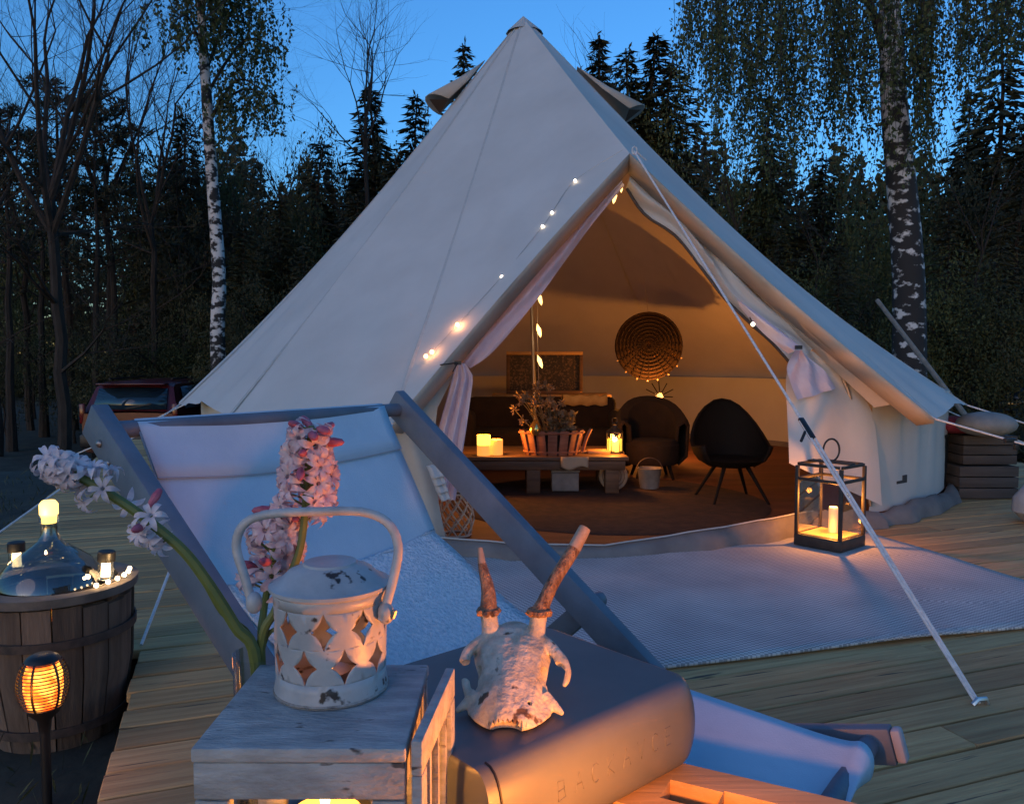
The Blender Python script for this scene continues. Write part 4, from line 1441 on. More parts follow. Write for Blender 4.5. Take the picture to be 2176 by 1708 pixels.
# wicker lantern just inside the door
wc = PZ(968, 1150, .012); wc = Vector((wc.x, 3.80, .012)); wc.x = (968 - CX) / F * 3.8
t = thing('wicker_lantern', wc, 'pale wicker basket lantern standing on the tent floor by the door', 'wicker lantern')
wick = M_('pale wicker', (.44, .33, .22), (.58, .46, .33), .8, 50)


def wr(z):
    return .085 * math.sqrt(max(.05, 1 - ((z - .07) / .17) ** 2)) if z > .07 else .085 - .015 * (.07 - z) / .07


for s in (-1, 1):
    for k in range(9):
        mb = MB(); mb.tube([wc + Vector((wr(z) * math.cos(2 * PI * k / 9 + s * z * 9), wr(z) * math.sin(2 * PI * k / 9 + s * z * 9), z)) for z in np.linspace(0, .20, 12)], .0042, 5)
        mb.build('cane', wick, t)
for z in (.004, .20):
    mb = MB(); mb.tube([wc + Vector((wr(z) * math.cos(a), wr(z) * math.sin(a), z)) for a in np.linspace(0, 2 * PI, 18, endpoint=False)], .006, 5, closed=True); mb.build('rim', wick, t)

# ================================================================== ON THE DECK
# ---- outdoor rug
f0, f1 = PZ(1440, 1420), PZ(2176, 1338)
ux = (f1 - f0).normalized(); uy = Vector((-ux.y, ux.x, 0))
o0 = f0 - ux * .95
rw, rd = 2.62, 1.34
mb = MB(); rows = []
for j in range(30):
    r = []
    for i in range(56):
        u, v = i / 55 * rw, j / 29 * rd
        z = .009 + .004 * math.sin(u * 3 + v * 4) * math.sin(v * 5) + (.008 * math.exp(-((u - 1.75) / .25) ** 2) * math.exp(-(v / .05) ** 2))
        e = .004 * math.sin(u * 5) if j == 0 else 0
        r.append(o0 + ux * u + uy * (v + e) + Vector((0, 0, z)))
    rows.append(r)
mb.grid(rows); tag(mb.build('outdoor_rug', rug_mat(), None, solid=.008), 'large pale woven rug lying on the deck in front of the tent', 'rug')

# ---- black candle lantern standing on the rug
c0 = PZ(1786, 1176, .018)
W_, H_ = .222, .372
rot = R(40)
e1 = Vector((math.cos(rot), math.sin(rot), 0)); e2 = Vector((-math.sin(rot), math.cos(rot), 0))
lc = c0 + (e1 + e2) * (W_ / 2)
Ml = Matrix((e1, e2, Vector((0, 0, 1)))).transposed()
t = thing('candle_lantern', lc, 'large black framed glass lantern with a candle standing on the rug', 'lantern')


def LP(x, y, z):
    return lc + e1 * x + e2 * y + Vector((0, 0, z))


h2 = W_ / 2
mb = MB(); mb.box(LP(0, 0, .026), (W_, W_, .05), Ml); mb.build('base', black_m, t, bevel=.003)
for sx in (-1, 1):
    for sy in (-1, 1):
        mb = MB(); mb.box(LP(sx * (h2 - .008), sy * (h2 - .008), .05 + (H_ - .06) / 2), (.015, .015, H_ - .062), Ml); mb.build('post', black_m, t, bevel=.002)
for zz in (H_ - .005, H_ - .07):
    mb = MB()
    for sx in (-1, 1):
        mb.box(LP(sx * (h2 - .008), 0, zz), (.013, W_ - .033, .013), Ml); mb.box(LP(0, sx * (h2 - .008), zz), (W_ - .033, .013, .013), Ml)
    mb.build('frame', black_m, t, bevel=.002)
mb = MB(); mb.tube([LP(0, 0, 0) + Vector((.036 * math.cos(a), 0, H_ + .058 + .050 * math.sin(a))) for a in np.linspace(0, 2 * PI, 26, endpoint=False)], .0045, 6, closed=True)
mb.build('ring', black_m, t)
mb = MB(); mb.box(LP(0, 0, H_ + .004), (.05, W_ - .02, .008), Ml); mb.build('top_bar', black_m, t, bevel=.002)
for k in range(4):
    a = k * PI / 2
    d = e1 * math.cos(a) + e2 * math.sin(a); s = e1 * -math.sin(a) + e2 * math.cos(a)
    mb = MB(); mb.add([LP(0, 0, 0) + d * (h2 - .012) + s * (h2 - .017) * q + Vector((0, 0, z)) for q, z in ((-1, .052), (1, .052), (1, H_ - .08), (-1, H_ - .08))], [(0, 1, 2, 3)])
    mb.build('pane', glass, t)
candw = M_('white candle wax', (.75, .66, .52), rough=.6, emit=(1, .45, .12), estr=.12)
mb = MB(); mb.lathe([(0, .052), (.020, .052), (.020, .165), (.016, .17), (0, .168)], LP(0.03, .0, 0), 14); mb.build('candle', candw, t)
mb = MB(); mb.box(LP(0, 0, .0535), (W_ - .04, W_ - .04, .004), Ml); mb.build('glowing_tray', M_('amber glow bed', (.72, .36, .10), (.8, .45, .16), .5, 30, emit=(1.0, .40, .05), estr=.12), t)  # candle glow on the lantern floor painted in as amber emission
lamp('candle_light', LP(.03, 0, .205), 1.5, WARM, .012, t)
lamp('candle_light', LP(-.035, -.03, .085), .10, WARM, .012, t)

# ---- leaning pole
q0, q1 = P(1864, 638, 6.9), P(2152, 1012, 5.6)
mb = MB(); mb.tube([q0, lerp(q0, q1, .5), q1 + Vector((.06, -.1, -.15))], [.018, .02, .021], 8)
tag(mb.build('wooden_pole', M_('grey pole wood', (.16, .15, .12), (.24, .22, .18), .8, 20)), 'long grey wooden pole leaning behind the tent wall', 'pole')

# ---- boxes and bags beyond the tent at the right
brown = M_('brown box wood', (.050, .040, .034), (.085, .070, .060), .85, 1, 5, stretch=(3, 3, 30), rnd=.15)
bb = PZ(2095, 1062)


def crate(cx, cy, z, w, dd, h, label, k):
    t = thing('crate', (cx, cy, z), label, 'crate')
    for j in range(3):
        zz = z + h * (j + .5) / 3
        for sy in (-1, 1):
            mb = MB(); mb.box((cx, cy + sy * dd / 2, zz), (w, .012, h / 3 - .006)); mb.build('slat', brown, t, bevel=.002)
        for sx in (-1, 1):
            mb = MB(); mb.box((cx + sx * (w / 2 - .006), cy, zz), (.012, dd - .014, h / 3 - .006)); mb.build('slat', brown, t, bevel=.002)
    mb = MB(); mb.box((cx, cy, z + .006), (w - .03, dd - .03, .010)); mb.box((cx, cy, z + h - .01), (w - .03, dd - .03, .012)); mb.build('panel', brown, t)
    return t


crate(bb.x + .03, bb.y + .18, 0.002, .36, .30, .20, 'lower brown wooden crate standing on the deck behind the tent', 0)
crate(bb.x + .05, bb.y + .20, 0.206, .33, .28, .18, 'upper brown wooden crate stacked on the other one behind the tent', 1)
bp = bb + Vector((-.25, .15, 0))
t = thing('black_bin', (bp.x, bp.y, 0), 'black upright bin between the tent wall and the crates', 'bin')
mb = MB(); mb.lathe([(0, 0), (.075, 0), (.085, .36), (.09, .37), (.08, .38)], bp, 18); mb.build('body', blackp, t)
mb = MB(); mb.lathe([(0, .405), (.05, .40), (.09, .385), (.09, .375)], bp, 18); mb.build('lid', blackp, t)
# red cushion on the crates
rc_ = Vector((bb.x - .08, bb.y + .20, .385))
mb = MB(); mb.ball(rc_ + Vector((0, 0, .055)), (.22, .16, .055), 18, 10)
tag(mb.build('red_cushion', M_('red cushion cloth', (.26, .02, .035), (.34, .035, .05), .9, 14, bump=.2)), 'flat red cushion lying on top of the stacked crates', 'cushion')
gc = P(2140, 905, 4.55)
mb = MB(); mb.ball(gc + Vector((.03, .25, -.01)), (.17, .16, .075), 18, 10)
t = tag(mb.build('grey_bundle', M_('pale grey cloth', (.20, .20, .18), (.27, .265, .24), .9, 10, bump=.3)), 'pale grey rolled bundle resting on the upper crate', 'bundle')
wb = P(2205, 1035, 4.1)
mb = MB(); rows = []
for i in range(16):
    a = 2 * PI * i / 15
    rows.append([Vector((wb.x + .06 + r * math.cos(a) * (1 + .1 * math.sin(3 * a)), wb.y + r * math.sin(a), z)) for r, z in ((.10, .004), (.155, .06), (.15, .13), (.10, .20), (.05, .25), (.028, .29))])
mb.grid(rows); tag(mb.build('white_sack', M_('white sack plastic', (.30, .34, .36), (.40, .43, .44), .5, 8, bump=.6, bscale=20)), 'white crumpled sack tied at the neck beside the crates', 'sack')


# ---- cars
def car(name, base, rz, paint, label, s=1.0):
    t = thing(name, base, label, 'car')
    M3 = Matrix.Rotation(rz, 3, 'Z') * s if False else Matrix.Rotation(rz, 3, 'Z')
    B = Vector(base)

    def T(x, y, z):
        return B + M3 @ Vector((x * s, y * s, z * s))
    rub = blackp
    # body: side profile stations along y (rear = -y), half widths by height
    prof = [(-2.18, .45, .62), (-2.22, .62, .98), (-2.20, .95, 1.02), (-2.05, 1.0, 1.04), (1.0, .98, 1.02), (2.0, .80, .86), (2.22, .60, .70), (2.2, .40, .5)]
    mb = MB(); rows = []
    for y0, zl in ((-2.2, .32), (-2.16, .30), (-1.0, .28), (1.0, .28), (2.05, .30), (2.2, .36)):
        zt = 1.0 if y0 < 1.2 else .82
        hw = .88 if abs(y0) < 2.1 else .80
        rows.append([T(x, y0, z) for x, z in ((-hw * .92, zl), (-hw, zl + .18), (-hw * 1.0, zt - .18), (-hw * .95, zt), (0, zt + .02), (hw * .95, zt), (hw, zt - .18), (hw, zl + .18), (hw * .92, zl), (-hw * .92, zl))])
    mb.grid(rows)
    mb.add(rows[0][:-1], [tuple(range(9))]); mb.add(rows[-1][:-1], [tuple(range(8, -1, -1))])
    mb.build('body', paint, t, bevel=.0, angle=32)
    # cabin
    mb = MB(); rows = []
    for y0, zt, hw in ((-2.12, 1.02, .80), (-1.86, 1.50, .66), (-1.70, 1.55, .64), (.1, 1.56, .64), (.35, 1.50, .65), (1.15, 1.02, .78)):
        rows.append([T(x, y0, z) for x, z in ((-.82, .98), (-hw - .02, zt - .04), (-hw + .05, zt), (0, zt + .03), (hw - .05, zt), (hw + .02, zt - .04), (.82, .98))])
    mb.grid(rows); mb.build('cabin', paint, t, angle=30)
    gm = M_('car glass', (.02, .035, .045), rough=.06, spec=.8)

    def pane(pts, nm='window'):
        m = MB(); m.add([T(*p) for p in pts], [tuple(range(len(pts)))]); return m.build(nm, gm, t, solid=.01)
    pane([(-.64, -2.145, 1.07), (.64, -2.145, 1.07), (.60, -1.93, 1.44), (0, -1.915, 1.465), (-.60, -1.93, 1.44)], 'rear_window')
    for sx in (-1, 1):
        pane([(sx * .845, -1.75, 1.06), (sx * .845, .75, 1.06), (sx * .70, .15, 1.46), (sx * .70, -1.55, 1.46)])
        mb = MB(); mb.box(T(sx * .80, -2.17, 1.0), (.10, .06, .36), M3); mb.build('tail_light', M_('tail light red', (.12, .008, .010), rough=.2), t, bevel=.02)
        mb = MB(); mb.box(T(sx * .97, .62, 1.10), (.16, .10, .13), M3); mb.build('mirror', paint, t, bevel=.03)
        mb = MB(); mb.beam(T(sx * .56, -1.6, 1.60), T(sx * .56, .1, 1.61), .03, .03); mb.build('roof_rail', blackp, t, bevel=.008)
        for y0 in (-1.35, 1.35):
            Mw = M3 @ Matrix.Rotation(PI / 2, 3, 'Y')
            w = MB(); w.lathe([(.20, -.10), (.31, -.11), (.335, -.07), (.335, .07), (.31, .11), (.20, .10)], T(sx * .80, y0, .335), 24, Mw); wo = w.build('wheel', blackp, t)
            w = MB(); w.lathe([(0, .09 * sx), (.10, .10 * sx), (.21, .08 * sx)], T(sx * .80, y0, .335), 12, Mw); w.build('rim', metal, wo)
    mb = MB(); mb.box(T(0, -1.98, 1.52), (1.20, .22, .035), M3); mb.build('spoiler', paint, t, bevel=.012)
    mb = MB(); mb.box(T(0, -2.24, .52), (1.64, .12, .26), M3); mb.build('bumper', blackp, t, bevel=.04)
    mb = MB(); mb.box(T(0, -2.235, .80), (.52, .015, .115), M3); mb.build('number_plate', M_('plate white', (.6, .6, .6), rough=.5), t, bevel=.004)
    mb = MB(); mb.beam(T(-.05, -2.165, 1.09), T(.38, -2.13, 1.17), .02, .02); mb.build('wiper', blackp, t)
    return t


dcar = 14.2
xb = (252 - CX) / F * dcar
car('parked_car', (xb, dcar + 2.2, z_at(806, dcar + .4) - 1.60), R(4), M_('dark red car paint', (.075, .008, .012), (.10, .012, .015), .28, 3), 'dark red estate car parked under the birch, seen from behind')
dc2 = 12.0
xb = (2180 - CX) / F * dc2
car('parked_car', (xb, dc2 + 1.0, z_at(792, dc2) - 1.58), R(100), M_('black green car paint', (.014, .02, .02), rough=.3), 'dark car parked in the trees behind the stacked crates')

# ================================================================== TUB, BOTTLE AND TORCH BESIDE THE DECK
tc_ = P(118, 1230, 2.10); tc_.z = gz(tc_.x, tc_.y)
ztop = P(118, 1232, 2.10).z
zb = tc_.z
t = thing('wooden_tub', tc_, 'weathered stave barrel tub with iron hoop beside the deck', 'tub')
NS = 17
for k in range(NS):
    a0 = 2 * PI * k / NS + .012; a1 = 2 * PI * (k + 1) / NS - .012
    top = ztop - .025 - random.uniform(0, .02)
    rj = random.uniform(-.004, .004)
    mb = MB(); rows = []
    for z, r in ((zb, .150), (zb + (top - zb) * .5, .180), (top, .186)):
        r += rj
        rows.append([Vector((tc_.x + rr * math.cos(a), tc_.y + rr * math.sin(a), z)) for rr, a in ((r, a0), (r + .002, (a0 + a1) / 2), (r, a1), (r - .018, a1), (r - .018, a0), (r, a0))])
    mb.grid(rows); mb.add([rows[-1][i] for i in range(5)], [(0, 1, 2, 3, 4)])
    mb.build('stave', old_wood, t, angle=40)
for z, r in ((zb + (ztop - zb) * .70, .189), (zb + .05, .163)):
    mb = MB(); mb.lathe([(r, -.011), (r + .004, -.011), (r + .0045, .011), (r, .011)], Vector((tc_.x, tc_.y, z)), 40); mb.build('hoop', iron, t)
mb = MB(); mb.lathe([(.150, ztop - .022), (.198, ztop - .022), (.200, ztop), (.150, ztop), (.150, ztop - .022)], Vector((tc_.x, tc_.y, 0)), 40); mb.build('rim', M_('rim wood', (.10, .085, .07), (.20, .17, .14), .8, 10, 6, bump=.3), t)
mb = MB(); mb.lathe([(0, zb + .09), (.155, zb + .09)], Vector((tc_.x, tc_.y, 0)), 24); mb.build('bottom', old_wood, t)
# demijohn inside
db = Vector((tc_.x - .012, tc_.y, zb + .092))
zn = P(108, 1095, 2.10).z - db.z
t = thing('demijohn', db, 'big round glass demijohn with a lit stopper standing in the wooden tub', 'demijohn')
zs_ = ztop - db.z
prof = [(0, .004), (.10, .0), (.128, .03), (.134, .10), (.134, zs_ - .02), (.125, zs_ + .02), (.095, zs_ + .055), (.055, zs_ + .085), (.030, zs_ + .105), (.0205, zs_ + .125), (.0195, zn - .02), (.024, zn - .016), (.024, zn - .002), (.0195, zn)]
mb = MB(); mb.lathe(prof, db, 36); mb.build('glass', glass_g, t)
mb = MB(); mb.lathe([(0, zn - .02), (.0175, zn - .02), (.019, zn), (.023, zn + .004), (.023, zn + .030), (.016, zn + .040), (0, zn + .042)], db, 18); mb.build('stopper_light', glow_mat('amber stopper', (1.0, .62, .16), .55), t)
lamp('stopper_glow', db + Vector((0, -.05, zn + .01)), .05, WARM2, .01, t)


def jar_light(p, label, lean=0.0):
    t = thing('jar_light', p, label, 'jar light')
    Mx = Matrix.Rotation(R(lean), 3, 'Y')
    mb = MB(); mb.lathe([(0, 0), (.019, .0), (.021, .006), (.020, .045), (.017, .050)], p, 16, Mx); mb.build('jar', glass, t)
    mb = MB(); mb.lathe([(0, .048), (.0225, .048), (.0225, .072), (.020, .075), (0, .075)], p, 16, Mx); mb.build('cap', blackp, t)
    mb = MB(); mb.lathe([(0, .006), (.012, .006), (.011, .044), (0, .046)], p, 10, Mx); mb.build('light_core', glow_mat('jar light core', (1.0, .66, .34), 1.1), t)
    lamp('jar_glow', p + Vector((0, -.035, .03)), .05, WARM2, .01, t)


jar_light(Vector((P(38, 1192, 2.22).x, 2.215, ztop + .001)), 'small black-capped jar light on the far tub rim beside the bottle neck')
jar_light(Vector((P(232, 1225, 2.13).x, 2.11, ztop + .001)), 'small black-capped jar light on the tub rim near the deck', 4)
fr = thing('fairy_light', Vector((P(205, 1222, 2.05).x, 2.05, ztop)), 'short string of warm fairy bulbs lying on the tub rim', 'fairy light')
mb = MB()
fp = [Vector((tc_.x + .178 * math.cos(a), tc_.y + .178 * math.sin(a), ztop + .007)) for a in np.linspace(-1.1, .45, 9)]
mb.tube(fp, .0015, 4); mb.build('wire', blackp, fr)
for q in fp[3:]:
    mb = MB(); mb.ball(q + Vector((0, 0, .004)), .0065, 8, 6); mb.build('bulb', glow_mat('fairy bulb', (1.0, .70, .42), 1.6), fr)
lamp('fairy_glow', fp[5] + Vector((.0, 0, .05)), .05, WARM2, .01, fr)

# solar torch: ribbed cage with flickering light
tp = P(92, 1452, 1.62)
tg = Vector((tp.x, tp.y, gz(tp.x, tp.y) - .05))
t = thing('solar_torch', tg, 'black garden torch with orange flame glow in a ribbed cage', 'torch')


def cr(z):
    return .046 * math.sqrt(max(.05, 1 - (z / .068) ** 2)) + .002


for k in range(15):
    z = -.047 + .094 * k / 14
    mb = MB(); mb.tube([tp + Vector((cr(z) * math.cos(a), cr(z) * math.sin(a), z)) for a in np.linspace(0, 2 * PI, 26, endpoint=False)], .0013, 5, closed=True); mb.build('cage_ring', blackp, t)
for k in range(6):
    a = 2 * PI * k / 6 + R(275)
    mb = MB(); mb.tube([tp + Vector((cr(z) * math.cos(a), cr(z) * math.sin(a), z)) for z in np.linspace(-.05, .05, 9)], .0026, 5); mb.build('cage_rib', blackp, t)
mb = MB(); mb.lathe([(0, .062), (.02, .062), (.030, .056), (.034, .049), (.030, .046), (0, .046)], tp, 20); mb.build('cap', blackp, t)
mb = MB(); mb.lathe([(0, -.047), (.034, -.047), (.030, -.058), (.014, -.075), (.011, -.10)], tp, 20); mb.build('cup', blackp, t)
mb = MB(); mb.tube([tp - Vector((0, 0, .09)), tg], .010, 10); mb.build('stake', blackp, t)


def flame_mat():
    m = bpy.data.materials.new('torch flame'); m.use_nodes = True
    N = m.node_tree.nodes; L = m.node_tree.links; b = N['Principled BSDF']
    tc = N.new('ShaderNodeTexCoord'); n = N.new('ShaderNodeTexNoise'); n.inputs['Scale'].default_value = 32; n.inputs['Detail'].default_value = 2
    L.new(tc.outputs['Object'], n.inputs[0])
    r = N.new('ShaderNodeValToRGB'); r.color_ramp.elements[0].position = .38; r.color_ramp.elements[0].color = (1, .10, .006, 1); r.color_ramp.elements[1].position = .62; r.color_ramp.elements[1].color = (1, .46, .06, 1)
    L.new(n.outputs[0], r.inputs[0]); L.new(r.outputs[0], b.inputs['Emission Color']); b.inputs['Emission Strength'].default_value = .62
    b.inputs['Base Color'].default_value = (.8, .3, .05, 1)
    return m


mb = MB(); mb.lathe([(0, -.047), (.030, -.046), (.037, -.01), (.036, .02), (.028, .046), (0, .046)], tp, 20); mb.build('flame_light', flame_mat(), t)
lamp('torch_glow', tp + Vector((0, -.07, 0)), .10, WARM, .03, t)

# ================================================================== DECK CHAIR
cO = Vector((-.617, 1.20, 0)); cb = Vector((.606, .794, 0)).normalized(); cf = Vector((.794, -.606, 0)).normalized()
CWD = .63


def CH(u, w, z):
    return cO + cf * u + cb * w + Vector((0, 0, z))


t = thing('deck_chair', CH(.45, CWD / 2, 0), 'blue grey wooden deck chair with white sling standing on the deck', 'deck chair')
slope = .74
zr = lambda u: .752 - slope * u
zB = lambda u: .32 * (u + .10) / 1.06
updir = cb
for w in (0.0, CWD):
    mb = MB(); mb.beam(CH(-.022, w, zr(-.022)), CH(1.0, w, .014), .056, .026, up=updir); mb.build('back_rail', chair_m, t, bevel=.0028)
for w in (.034, CWD - .034):
    mb = MB(); mb.beam(CH(-.10, w, .028), CH(.985, w, zB(.985)), .050, .024, up=updir); mb.build('seat_rail', chair_m, t, bevel=.0028)
for w in (-.030, CWD + .030):
    mb = MB(); mb.beam(CH(.46, w, zr(.46)), CH(.10, w, .075), .040, .020, up=updir); mb.build('prop_arm', chair_m, t, bevel=.0025)
mb = MB(); mb.tube([CH(.10, -.04, .085), CH(.10, CWD + .04, .085)], .012, 10); mb.build('prop_bar', chair_m, t)
mb = MB(); mb.tube([CH(0, -.005, .750), CH(0, CWD + .005, .750)], .0135, 12); mb.build('top_bar', chair_m, t)
mb = MB(); mb.tube([CH(.955, .03, zB(.955) + .004), CH(.955, CWD - .03, zB(.955) + .004)], .0135, 12); mb.build('front_bar', chair_m, t)
mb = MB(); mb.tube([CH(.96, .0, .045), CH(.96, CWD, .045)], .012, 10); mb.build('foot_bar', chair_m, t)
mb = MB(); mb.tube([CH(-.07, .034, .04), CH(-.07, CWD - .034, .04)], .012, 10); mb.build('foot_bar', chair_m, t)
for u, w in ((.46, -.045), (.46, CWD + .045), (.75, -.018), (.75, CWD + .018)):
    z = zr(u)
    mb = MB(); mb.tube([CH(u, w - .012, z), CH(u, w + .012, z)], .015, 12); mb.build('bolt', chair_m, t, bevel=.003)
for w in (.034, CWD - .034):
    mb = MB(); e = CH(.985, w, zB(.985)); d = (CH(.985, w, zB(.985)) - CH(-.1, w, .028)).normalized(); mb.beam(e, e + d * .014, .046, .022, up=updir); mb.build('rail_end', M_('pale end grain', (.34, .35, .37), (.42, .43, .44), .8, 30), t, bevel=.005)
for w in (0.0, CWD):
    for u in (.055, .075):
        pass
    mb = MB(); s = -1 if w == 0 else 1; mb.ball(CH(.02, w + s * .0135, zr(.02) - .004), .006, 8, 6); mb.ball(CH(.045, w + s * .0135, zr(.045) - .012), .004, 8, 6); mb.build('screw', metal, t)
# sling
path = smooth([(0.0, .765, 0), (.03, .715, 0), (.10, .612, 0), (.152, .532, 0), (.162, .519, 0), (.172, .511, 0), (.29, .446, 0), (.40, .388, 0), (.52, .362, 0), (.70, .350, 0), (.85, .348, 0), (.935, .3455, 0), (.958, .3405, 0), (.973, .327, 0), (.971, .313, 0), (.957, .306, 0)], 64)
mb = MB(); rows = []
for i, pt in enumerate(path):
    s = i / 63
    wl = lerp(.050, .075, s); wr_ = lerp(.572, .520, s)
    r = []
    for j in range(25):
        v = j / 24
        w = lerp(wl, wr_, v)
        sag = .030 * math.sin(PI * v) * math.sin(PI * min(1, s * 1.08)) ** .6
        crease = .0025 * math.sin(v * 9 + 3 * math.sin(s * 7)) * math.sin(PI * s) + .007 * math.sin(v * 7 + s * 24) * math.exp(-((s - .8) / .2) ** 2) + .011 * math.sin(v * 12 + s * 11) * math.exp(-((s - .92) / .07) ** 2)
        r.append(CH(pt.x - sag * .35, w, pt.y - sag + crease))
    rows.append(r)
mb.grid(rows); mb.build('sling', sling_m, t, solid=.003, angle=70)
# pale knitted throw lying on the lower part of the sling
k0_ = min(range(64), key=lambda q: abs(path[q].x - .163)); k1_ = min(range(64), key=lambda q: abs(path[q].x - .60))
tm = MB(); trow = []
for i in range(k0_, k1_ + 1):
    f_ = (i - k0_) / (k1_ - k0_)
    trow.append([Vector(rows[i][j]) + Vector((0, 0, .007 + .0025 * math.sin(j * 1.3 + i * .9))) + cf * (.003 + .006 * math.sin(j * .45) * (1 - f_)) for j in range(2, 25)])
tm.grid(trow)
thr = M_('knitted throw', (.60, .68, .74), (.78, .84, .88), .95, 120, 3, bump=.8, bscale=170, stretch=(1, 1, 1))
th_ = tm.build('knitted_throw', thr, None, solid=.005, angle=70)
tag(th_, 'pale knitted throw lying over the lower seat of the deck chair', 'throw')
# turned-over hem below the top bar
mb = MB(); mb.grid([[Vector(q) + cf * .0042 + Vector((0, 0, .0032)) for q in r] for r in rows[1:7]]); mb.build('hem', sling_m, t, solid=.002, angle=70)
mb = MB(); mb.tube([Vector(q) + cf * .0058 + Vector((0, 0, .0042)) for q in rows[6]], .0009, 4); mb.build('stitching', M_('sling seam', (.40, .42, .46), rough=.9), t)

# ================================================================== FOREGROUND TABLE AND ITS THINGS
# pine slatted table with mortise slots
tz2 = .383
t = thing('pine_table', (.30, .62, 0), 'yellow pine side table with cut slots under the rounded grey tin', 'table')
ta = R(-27)
tu = Vector((math.cos(ta), math.sin(ta), 0)); tv = Vector((-math.sin(ta), math.cos(ta), 0))
cor = PZ(1430, 1612, tz2)          # a point on the far edge of the table top
cen = cor + tu * .08 - tv * .235
Mt = Matrix((tu, tv, Vector((0, 0, 1)))).transposed()
slots = [PZ(1470, 1686, tz2), PZ(1590, 1712, tz2)]
nb = 5
bw_ = .1175
for k in range(nb):
    c = cen + tv * (.235 - bw_ * (nb - k - .5)) + Vector((0, 0, -.014))
    if k == nb - 1:
        # far board with two rectangular slots: built from pieces round the openings
        mb = MB()
        xs_ = [-.20, .37]
        loc = []
        for s_ in slots:
            q = s_ - c
            loc.append((q.dot(tu), q.dot(tv)))
        loc.sort()
        y0, y1 = -.014 + loc[0][1], .014 + loc[0][1]
        hw = bw_ / 2 - .002
        cuts = []
        for lx, ly in loc:
            cuts += [lx - .03, lx + .03]
        ed = [-.20] + cuts + [.37]
        for i in range(0, len(ed), 2):
            a, b = ed[i], ed[i + 1]
            mb.box(c + tu * ((a + b) / 2), (b - a, hw * 2, .026), Mt)
        for lx, ly in loc:
            ly = max(-hw + .028, min(hw - .028, ly))
            mb.box(c + tu * lx + tv * ((ly + .021 + hw) / 2), (.0601, hw - ly - .021, .0258), Mt)
            mb.box(c + tu * lx + tv * ((ly - .021 - hw) / 2), (.0601, hw + ly - .021, .0258), Mt)
        mb.build('board', pine_wood, t)
    else:
        mb = MB(); mb.box(c + tu * .085, (.57, bw_ - .004, .026), Mt); mb.build('board', pine_wood, t, bevel=.003)
for sx, sy in ((-.17, -.31), (.34, -.31), (.34, .19), (-.17, -.10)):
    q = cen + tu * sx + tv * sy
    mb = MB(); mb.box((q.x, q.y, (tz2 - .03) / 2), (.04, .04, tz2 - .03), Mt); mb.build('leg', pine_wood, t, bevel=.004)
mb = MB(); q = cen + tv * .176 + tu * .085; mb.box((q.x, q.y, tz2 - .0335), (.50, .09, .010), Mt); mb.build('slot_backing', dark_wood, t)  # dark backing added so the slots read as deep shaded holes
for sy in (-.31, .0):
    q = cen + tv * sy + tu * .085
    mb = MB(); mb.box((q.x, q.y, tz2 - .05), (.50, .022, .045), Mt); mb.build('rail', pine_wood, t, bevel=.003)

# rounded grey tin
zt = .485
F1, F2 = PZ(1005, 1630, zt), PZ(1450, 1436, zt)
be = (F2 - F1); BL = be.length; be.normalize(); bn = Vector((-be.y, be.x, 0))
BD = .248; BH = zt - tz2
ctr = F1 + be * BL / 2 + bn * BD / 2
t = thing('tin_box', (ctr.x, ctr.y, tz2), 'flat grey metal box with bulging front under the deer skull', 'tin box')


def BP(x, y, z):
    return F1 + be * x + bn * y + Vector((0, 0, z - zt))


def tin_outline():
    o = []
    for k in range(22):
        o.append((BL * .94 * k / 21, 0.0, 0, -1, .026))
    for k in range(1, 7):
        a = -PI / 2 + PI / 2 * k / 6
        o.append((BL * .94 + BL * .06 * math.cos(a), .016 + .016 * math.sin(a), math.cos(a), math.sin(a), lerp(.026, .016, k / 6)))
    for k in range(1, 7):
        o.append((BL, .016 + (BD - .046) * k / 6, 1, 0, .014))
    for k in range(1, 7):
        a = PI / 2 * k / 6
        o.append((BL - .03 + .03 * math.cos(a), BD - .03 + .03 * math.sin(a), math.cos(a), math.sin(a), .010))
    for k in range(1, 10):
        o.append((lerp(BL - .03, .03, k / 9), BD, 0, 1, .006))
    for k in range(1, 7):
        a = PI / 2 + PI / 2 * k / 6
        o.append((.03 + .03 * math.cos(a), BD - .03 + .03 * math.sin(a), math.cos(a), math.sin(a), .005))
    for k in range(1, 6):
        o.append((0, lerp(BD - .03, .004, k / 5), -1, 0, .004))
    return o


TO = tin_outline()
NP = 15
cols = []
for x, y, nx, ny, bl in TO:
    r = []
    for j in range(NP):
        a = PI * j / (NP - 1)
        z = zt - (BH - .001) * (1 - math.cos(a)) / 2
        b = bl * math.sin(a) ** .8
        r.append(BP(x + nx * b, y + ny * b, z))
    cols.append(r)
nF = 28
mb = MB(); mb.grid(cols[:nF + 1]); mb.build('front', bin_m, t, angle=70)
mb = MB(); mb.grid(cols[nF:] + [cols[0]]); mb.add([c[0] for c in cols], [tuple(range(len(cols)))]); mb.build('case', bin_m, t, angle=40)
mb = MB(); mb.tube([c + (BP(0, -1, 0) - BP(0, 0, 0)) * .0006 for c in cols[1]], .0013, 5); mb.build('front_joint', blackp, t)
# worn raised lettering strokes along the front
mb = MB()
gl_ = np.random.default_rng(12)


def FP(x, a, out=.0001):
    z = zt - .003 - (BH - .004) * (1 - math.cos(a)) / 2
    return BP(x, -.026 * math.sin(a) ** .8 - out, z)


def glyph(x, h, strokes):
    for st_ in strokes:
        mb.tube([FP(x + px * h, 1.20 + .40 * (1 - py)) for px, py in st_], .00055, 4)


